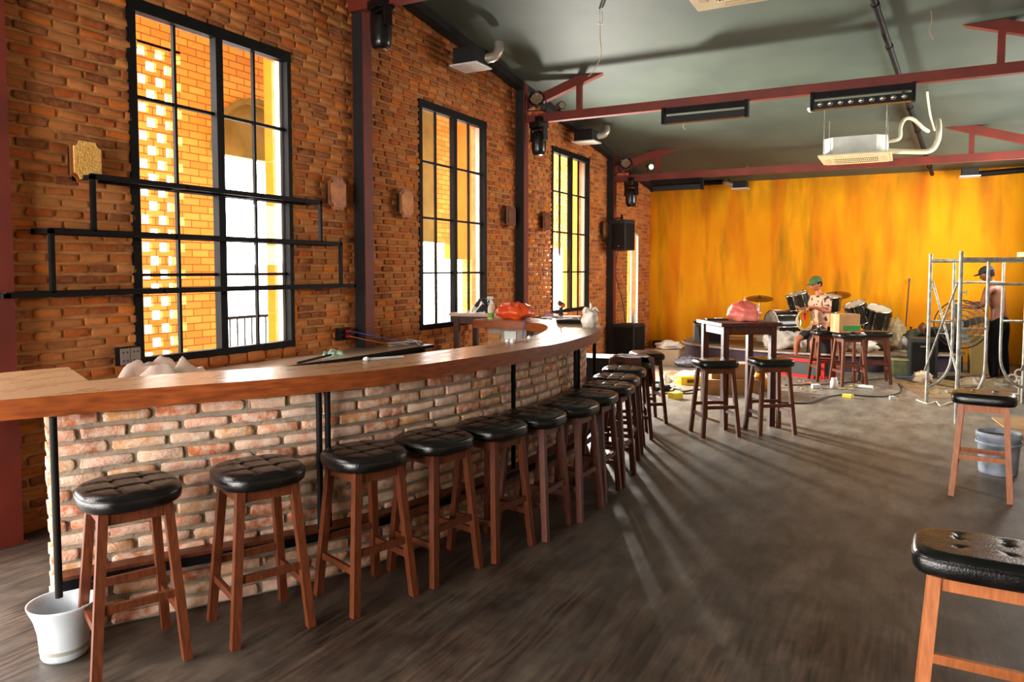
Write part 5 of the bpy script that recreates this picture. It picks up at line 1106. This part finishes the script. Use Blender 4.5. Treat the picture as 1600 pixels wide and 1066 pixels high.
# small debris
for px, py, nm, lab, dims, m_, rz in [(1275, 607, 'plug_adapter', 'white plug adapter on the floor in front of the flight case', (.12, .09, .06), white_plastic, .4), (1350, 607, 'glue_tube', 'white glue cartridge with yellow tip on the floor', (.26, .05, .05), white_plastic, -.25), (1325, 622, 'yellow_sponge', 'yellow sponge on the bare floor', (.13, .07, .05), mat('sponge', srgb(226, 200, 70), rough=.8), -.4), (1394, 625, 'white_cup', 'small white cup lying on the floor', (.07, .05, .05), white_plastic, .2), (1263, 600, 'orange_scrap', 'orange scrap beside the plug adapter', (.12, .06, .02), mat('orange_scrap', srgb(220, 110, 50), rough=.6), .1)]:
    p = atz(px, py, 0); t = thing(nm, lab, nm.replace('_', ' '), (p.x, p.y, 0), rz)
    if nm == 'glue_tube': MB().tube([(-.12, 0, .026), (.12, 0, .026)], .026, 14).build('tube', m_, t); MB().tube([(-.12, 0, .026), (-.19, 0, .018)], [.012, .005], 10).build('nozzle', MATS['sponge'] if 'sponge' in MATS else yellowm, t)
    else: MB().box((0, 0, dims[2] / 2), dims, bev=.008).build('body', m_, t); MB().box((dims[0] * .2, 0, dims[2] + .002), (dims[0] * .3, dims[1] * .5, .004)).build('top_detail', white_paint, t)
p = atz(1303, 608, 0); t = thing('glass_jar', 'clear glass jar on the floor under the carton stool', 'jar', (p.x, p.y, 0)); MB().lathe([(0, 0), (.05, 0), (.055, .1), (.04, .14), (.04, .16)], n=18, cap=False).build('glass', clearbag, t); MB().lathe([(.03, .0), (.03, .05), (0, .05)], n=14).build('contents', card, t)
dk = mat('dark_cable', srgb(40, 34, 28), rough=.6); F0 = lambda *pp: [atz(x, y, .008) for x, y in pp]
cable('cable', 'dark cable curving over the open floor from the high table to the right', F0((1215, 629), (1262, 630), (1290, 621), (1320, 617), (1370, 620), (1400, 616), (1409, 608), (1404, 600)), .011, dk)
cable('cable', 'dark cable on the floor from the bar stools to the high table', F0((1015, 617), (1040, 615), (1062, 613), (1090, 609), (1150, 606), (1180, 603)), .011, dk)
cable('cable', 'tangled dark cable on the floor left of the high table', F0((1030, 611), (1050, 616), (1070, 611), (1052, 608), (1060, 615), (1088, 614)), .009, dk)
cable('cable', 'dark cable running under the three stools toward the scaffold', F0((1226, 602), (1300, 600), (1380, 592), (1440, 596), (1500, 606), (1600, 600)), .010, dk)
cable('cable', 'pale rope lying at the foot of the front scaffold frame', F0((1432, 625), (1450, 631), (1462, 628), (1470, 634), (1482, 630), (1494, 628)), .010, mat('pale_rope', srgb(206, 196, 170), rough=.8))
cable('cable', 'thin tan cord along the floor behind the scaffold foot', F0((1385, 590), (1410, 596), (1440, 604), (1460, 596), (1500, 600), (1530, 604)), .008, mat('tan_cord', srgb(176, 146, 84), rough=.8))
rg = random.Random(3); mb = MB()
for k in range(140):
    px, py = rg.uniform(1040, 1560), rg.gauss(598, 12)
    if py < 582: continue
    p = atz(px, py, .004); a = rg.uniform(0, 3); mb.box((p.x, p.y, .006), (rg.uniform(.02, .09), rg.uniform(.01, .04), .01), rz=a)
tag(mb.build('debris', mat('debris', srgb(186, 160, 116), srgb(120, 100, 72), rough=.9, scale=4)), 'scattered small scraps and dust over the building floor', 'debris', kind='stuff')
# plywood sheet at the right
mb = MB(); slab(mb, [(.93, 9.9), (1.05, 8.9), (1.94, 8.6), (1.94, 10.6)], .005, .02); tag(mb.build('plywood_sheet', mat('plywood', srgb(178, 142, 98), srgb(160, 124, 82), rough=.8, scale=3)), 'thin pale plywood sheet on the floor behind the right stool', 'plywood')
mb = MB(); slab(mb, [tuple(atz(1385, 590, 0).xy), tuple(atz(1440, 622, 0).xy), tuple(atz(1640, 628, 0).xy), tuple(atz(1640, 596, 0).xy)][::1], .0, .004); tag(mb.build('dust_sheet', mat('brown_sheet', srgb(142, 112, 72), srgb(110, 84, 52), rough=.9, scale=3)), 'brown dusty sheeting on the floor under the scaffold', 'sheeting')
# paint bucket
t = thing('paint_bucket', 'splashed blue grey paint bucket on the floor behind the right stool', 'bucket', (.74, 7.28, 0)); pb = mat('splashed_bucket', srgb(176, 188, 204), srgb(96, 104, 118), rough=.5, scale=9, mixlo=.42, mixhi=.75)
MB().lathe([(0, 0), (.135, 0), (.14, .02), (.155, .30), (.165, .305), (.167, .345), (.160, .35), (.150, .345), (.135, .03), (0, .03)], n=36, cap=False).build('body', pb, t); MB().lathe([(.166, .25), (.17, .255), (.17, .27), (.162, .272)], n=36, cap=False).build('rib', pb, t)
MB().tube(catmull([(.165, 0, .29), (.20, -.01, .25), (.19, -.02, .20), (.17, -.02, .19)], 6), .004, 6).build('handle', galv, t); MB().lathe([(.0, .31), (.15, .31)], n=30, cap=False).build('contents', mat('bucket_mud', srgb(110, 84, 70), rough=.8), t)
# ---- scaffold
t = thing('scaffold', 'galvanised scaffold tower frames standing at the right', 'scaffold', (0, 0, 0))
d = Vector((.883, .469, 0)); FA, FB = Vector((.30, 10.68, 0)), Vector((.556, 9.43, 0))
def frame(P, W_=1.22, H_=1.90):
    h = MB().tube([P, P + Vector((0, 0, H_))], .021, 12).tube([P + d * W_, P + d * W_ + Vector((0, 0, H_))], .021, 12)
    h.tube([P + Vector((0, 0, H_ - .09)), P + d * W_ + Vector((0, 0, H_ - .09))], .024, 12)
    fr_ = h.build('end_frame', galv, t); mb = MB(); a = .30
    for s, o_ in ((1, P), (-1, P + d * W_)):
        mb.tube(catmull([o_ + d * a * s + Vector((0, 0, H_ - .09)), o_ + d * a * s + Vector((0, 0, 1.2)), o_ + d * a * s + Vector((0, 0, .62)), o_ + d * a * s * .85 + Vector((0, 0, .42)), o_ + d * a * s * .5 + Vector((0, 0, .28)), o_ + Vector((0, 0, .20))], 5), .017, 10)
        mb.tube([o_ + Vector((0, 0, 1.05)), o_ + d * a * s + Vector((0, 0, 1.05))], .014, 10)
    mb.tube([P + d * a + Vector((0, 0, H_ - .36)), P + d * (W_ - a) + Vector((0, 0, H_ - .36))], .015, 10); mb.build('inner_arch', galv, fr_)
    mb = MB(); mb.tube([P + Vector((0, 0, H_ - .45)), P + Vector((.06, 0, H_ - .45))], .007, 6).tube([P + Vector((.06, 0, H_ - .48)), P + Vector((.06, 0, H_ - .42))], .006, 6); mb.build('lock_pin', galv, fr_)
frame(FA); frame(FB)
for o_ in (Vector((0, 0, 0)), d * 1.22):
    MB().tube([FA + o_ + Vector((.03, 0, 1.55)), FB + o_ + Vector((.03, .0, .42))], .012, 8).build('cross_brace', galv, t); MB().tube([FB + o_ + Vector((-.03, 0, 1.55)), FA + o_ + Vector((-.03, 0, .42))], .012, 8).build('cross_brace', galv, t)
p = FB + d * .75; t2 = thing('plank', 'pale plank resting on top of the front scaffold frame', 'plank', (p.x + .2, p.y + .1, 1.835), R(28)); MB().box((0, 0, .02), (.62, .16, .03)).build('board', white_paint, t2); MB().box((-.32, 0, .03), (.02, .12, .05)).build('end_cap', mat('cream_wood', srgb(220, 200, 130), rough=.7), t2)
o = MB().box((p.x + .30, p.y + .14, 1.91), (.22, .12, .05), rz=R(28), bev=.008).build('tool_case', mat('blue_case', srgb(20, 70, 120), rough=.5)); tag(o, 'small blue case lying on the plank on the scaffold', 'case')
# ---- big fan
t = thing('pedestal_fan', 'large round dark wire cage fan on a pedestal behind the scaffold', 'fan', (.80, 13.25, 0)); C0 = Vector((0, -.05, .86)); ax = Vector((-.25, -.95, .1)).normalized(); M = ax.to_track_quat('Z', 'Y').to_matrix()
mb = MB()
for r_ in (.37, .30, .22, .14, .07):
    for zz in ((.07 if r_ < .37 else 0.0), (-.07 if r_ < .37 else -0.0)): mb.tube([C0 + M @ Vector((r_ * math.cos(a), r_ * math.sin(a), zz)) for a in [2 * math.pi * k / 36 for k in range(36)]], .005 if r_ < .37 else .010, 6, closed=True)
for k in range(48):
    a = 2 * math.pi * k / 48
    for zz in (.075, -.075): mb.tube([C0 + M @ Vector((.06 * math.cos(a), .06 * math.sin(a), zz)), C0 + M @ Vector((.30 * math.cos(a), .30 * math.sin(a), zz * .95)), C0 + M @ Vector((.37 * math.cos(a), .37 * math.sin(a), 0))], .0025, 4)
mb.build('cage', mat('fan_cage', srgb(60, 56, 46), rough=.5, metal=.2), t); mb = MB()
for k in range(4):
    a = math.pi / 2 * k + .3; vs = []
    for i in range(7):
        for s in (-1, 1): r_ = .05 + .045 * i; w_ = .035 + .035 * math.sin(math.pi * i / 7); aa = a + s * w_ / r_ * .8; vs.append(C0 + M @ Vector((r_ * math.cos(aa), r_ * math.sin(aa), s * .02)))
    vs2 = [v + M @ Vector((0, 0, .004)) for v in vs]; mb.add(vs + vs2, [(2 * i, 2 * i + 1, 2 * i + 3, 2 * i + 2) for i in range(6)] + [(14 + 2 * i, 14 + 2 * i + 2, 14 + 2 * i + 3, 14 + 2 * i + 1) for i in range(6)], 0, True)
mb.build('blades', mat('fan_blade', srgb(70, 66, 54), rough=.4), t); MB().tube([C0 + ax * .09, C0 - ax * .16], [.06, .08], 18).build('motor', black_gloss, t)
MB().tube([(0, 0, .04), (0, 0, .82)], .024, 12).build('pole', galv, t); MB().lathe([(0, 0), (.24, 0), (.22, .03), (.03, .05)], n=28).build('base', black_steel, t)
# dark flight cases behind the scaffold
for x, y, sx, sy, sz, rz, lab in [(.30, 13.36, .40, .36, .62, 4, 'dark green upright speaker case left of the fan'), (.62, 14.6, .5, .4, .40, -5, 'black case on the stage behind the fan')]:
    z0 = 0 if y < 14 else SZ
    t = thing('speaker_case', lab, 'case', (x, y, z0), R(rz)); MB().box((0, 0, sz / 2), (sx, sy, sz), bev=.012).build('body', dkgreen if y < 14 else black_dull, t); MB().box((0, -sy / 2 - .004, sz / 2), (sx * .8, .01, sz * .8)).build('front_panel', black_steel, t); MB().box((0, -sy / 2 - .012, sz * .8), (.10, .012, .02)).build('handle', chrome, t)
carton('carton', 'pale tall carton standing behind the fan', (1.15, 14.3, 0), (.30, .28, .62), R(5), m_=mat('olive_card', srgb(150, 124, 70), rough=.9))
# clover shaped iron ornament at the right edge
c = aty(1592, 606, 12.0); t = thing('iron_ornament', 'pale iron clover shaped ornament standing at the right edge', 'ornament', (c.x, 12.0, 0)); zc = .22
for k in range(4):
    a = math.pi / 2 * k + math.pi / 2; cc = Vector((.075 * math.cos(a), 0, zc + .075 * math.sin(a))); MB().tube([cc + Vector((.05 * math.cos(b), 0, .05 * math.sin(b))) for b in [2 * math.pi * i / 20 for i in range(20)]], .011, 8, closed=True).build('loop', white_paint, t)
MB().tube([(0, 0, 0), (0, 0, zc)], .012, 8).tube([(-.06, 0, .01), (.06, 0, .01)], .012, 8).build('stem', white_paint, t)
# ---- standing person
g = Vector((1.34, 13.62, 0)); f = Vector((-.86, .45, 0)).normalized(); l = Vector((-f.y, f.x, 0)); l = Vector((-f.y, f.x, 0))
p2 = thing('person', 'standing shirtless person in dark trousers and cap, working at the large fan', 'person', (0, 0, 0)); sk2 = mat('tanned_skin', srgb(120, 68, 40), srgb(100, 54, 32), rough=.5)
pel = q(0, 0, .95); chains = [[(pel, (.155, .11)), (q(.02, 0, 1.08), (.14, .10)), (q(.05, 0, 1.24), (.165, .11)), (q(.09, 0, 1.40), (.15, .09)), (q(.13, 0, 1.48), .058), (q(.16, 0, 1.55), .056)]]
for sd in (1, -1):
    hp = q(0, sd * .10, .90); kn = q(.03, sd * .155, .49); an = q(-.02, sd * .19, .09); toe = q(.15, sd * .21, .035)
    chains.append([(pel, (.155, .11)), (hp, .088), (kn, .06), (kn.lerp(an, .35), .058), (an, .038), (q(.02, sd * .19, .045), .038), (toe, (.045, .026))])
for sd, el, wr in ((1, q(.14, .27, 1.14), q(.40, .18, 1.10)), (-1, q(.22, -.24, 1.16), q(.44, -.10, 1.16))):
    shd = q(.10, sd * .20, 1.395); chains.append([(q(.09, 0, 1.40), (.15, .09)), (shd, .065), (el, .047), (el.lerp(wr, .4), .043), (wr, .028)])
    for h in hand(wr, f + Vector((0, 0, -.05)), l * -sd, .5): chains.append(h)
skin_mesh('body', chains, sk2, p2)
head_parts(p2, q(.205, 0, 1.625), f + Vector((0, 0, -.3)), Vector((0, 0, 1)) + f * .3, 1.0, black_dull, m=sk2)
tr = mat('dark_trousers', srgb(9, 9, 11), srgb(14, 14, 15), rough=.95, spec=.1)
tc_ = [[(q(0, 0, 1.02), (.16, .12)), (pel, (.185, .14))]]
for sd in (1, -1): tc_.append([(pel, (.185, .14)), (q(0, sd * .11, .86), .125), (q(.03, sd * .155, .49), .095), (q(-.02, sd * .19, .12), .07), (q(-.02, sd * .19, .04), .066)])
skin_mesh('trousers', tc_, tr, p2)
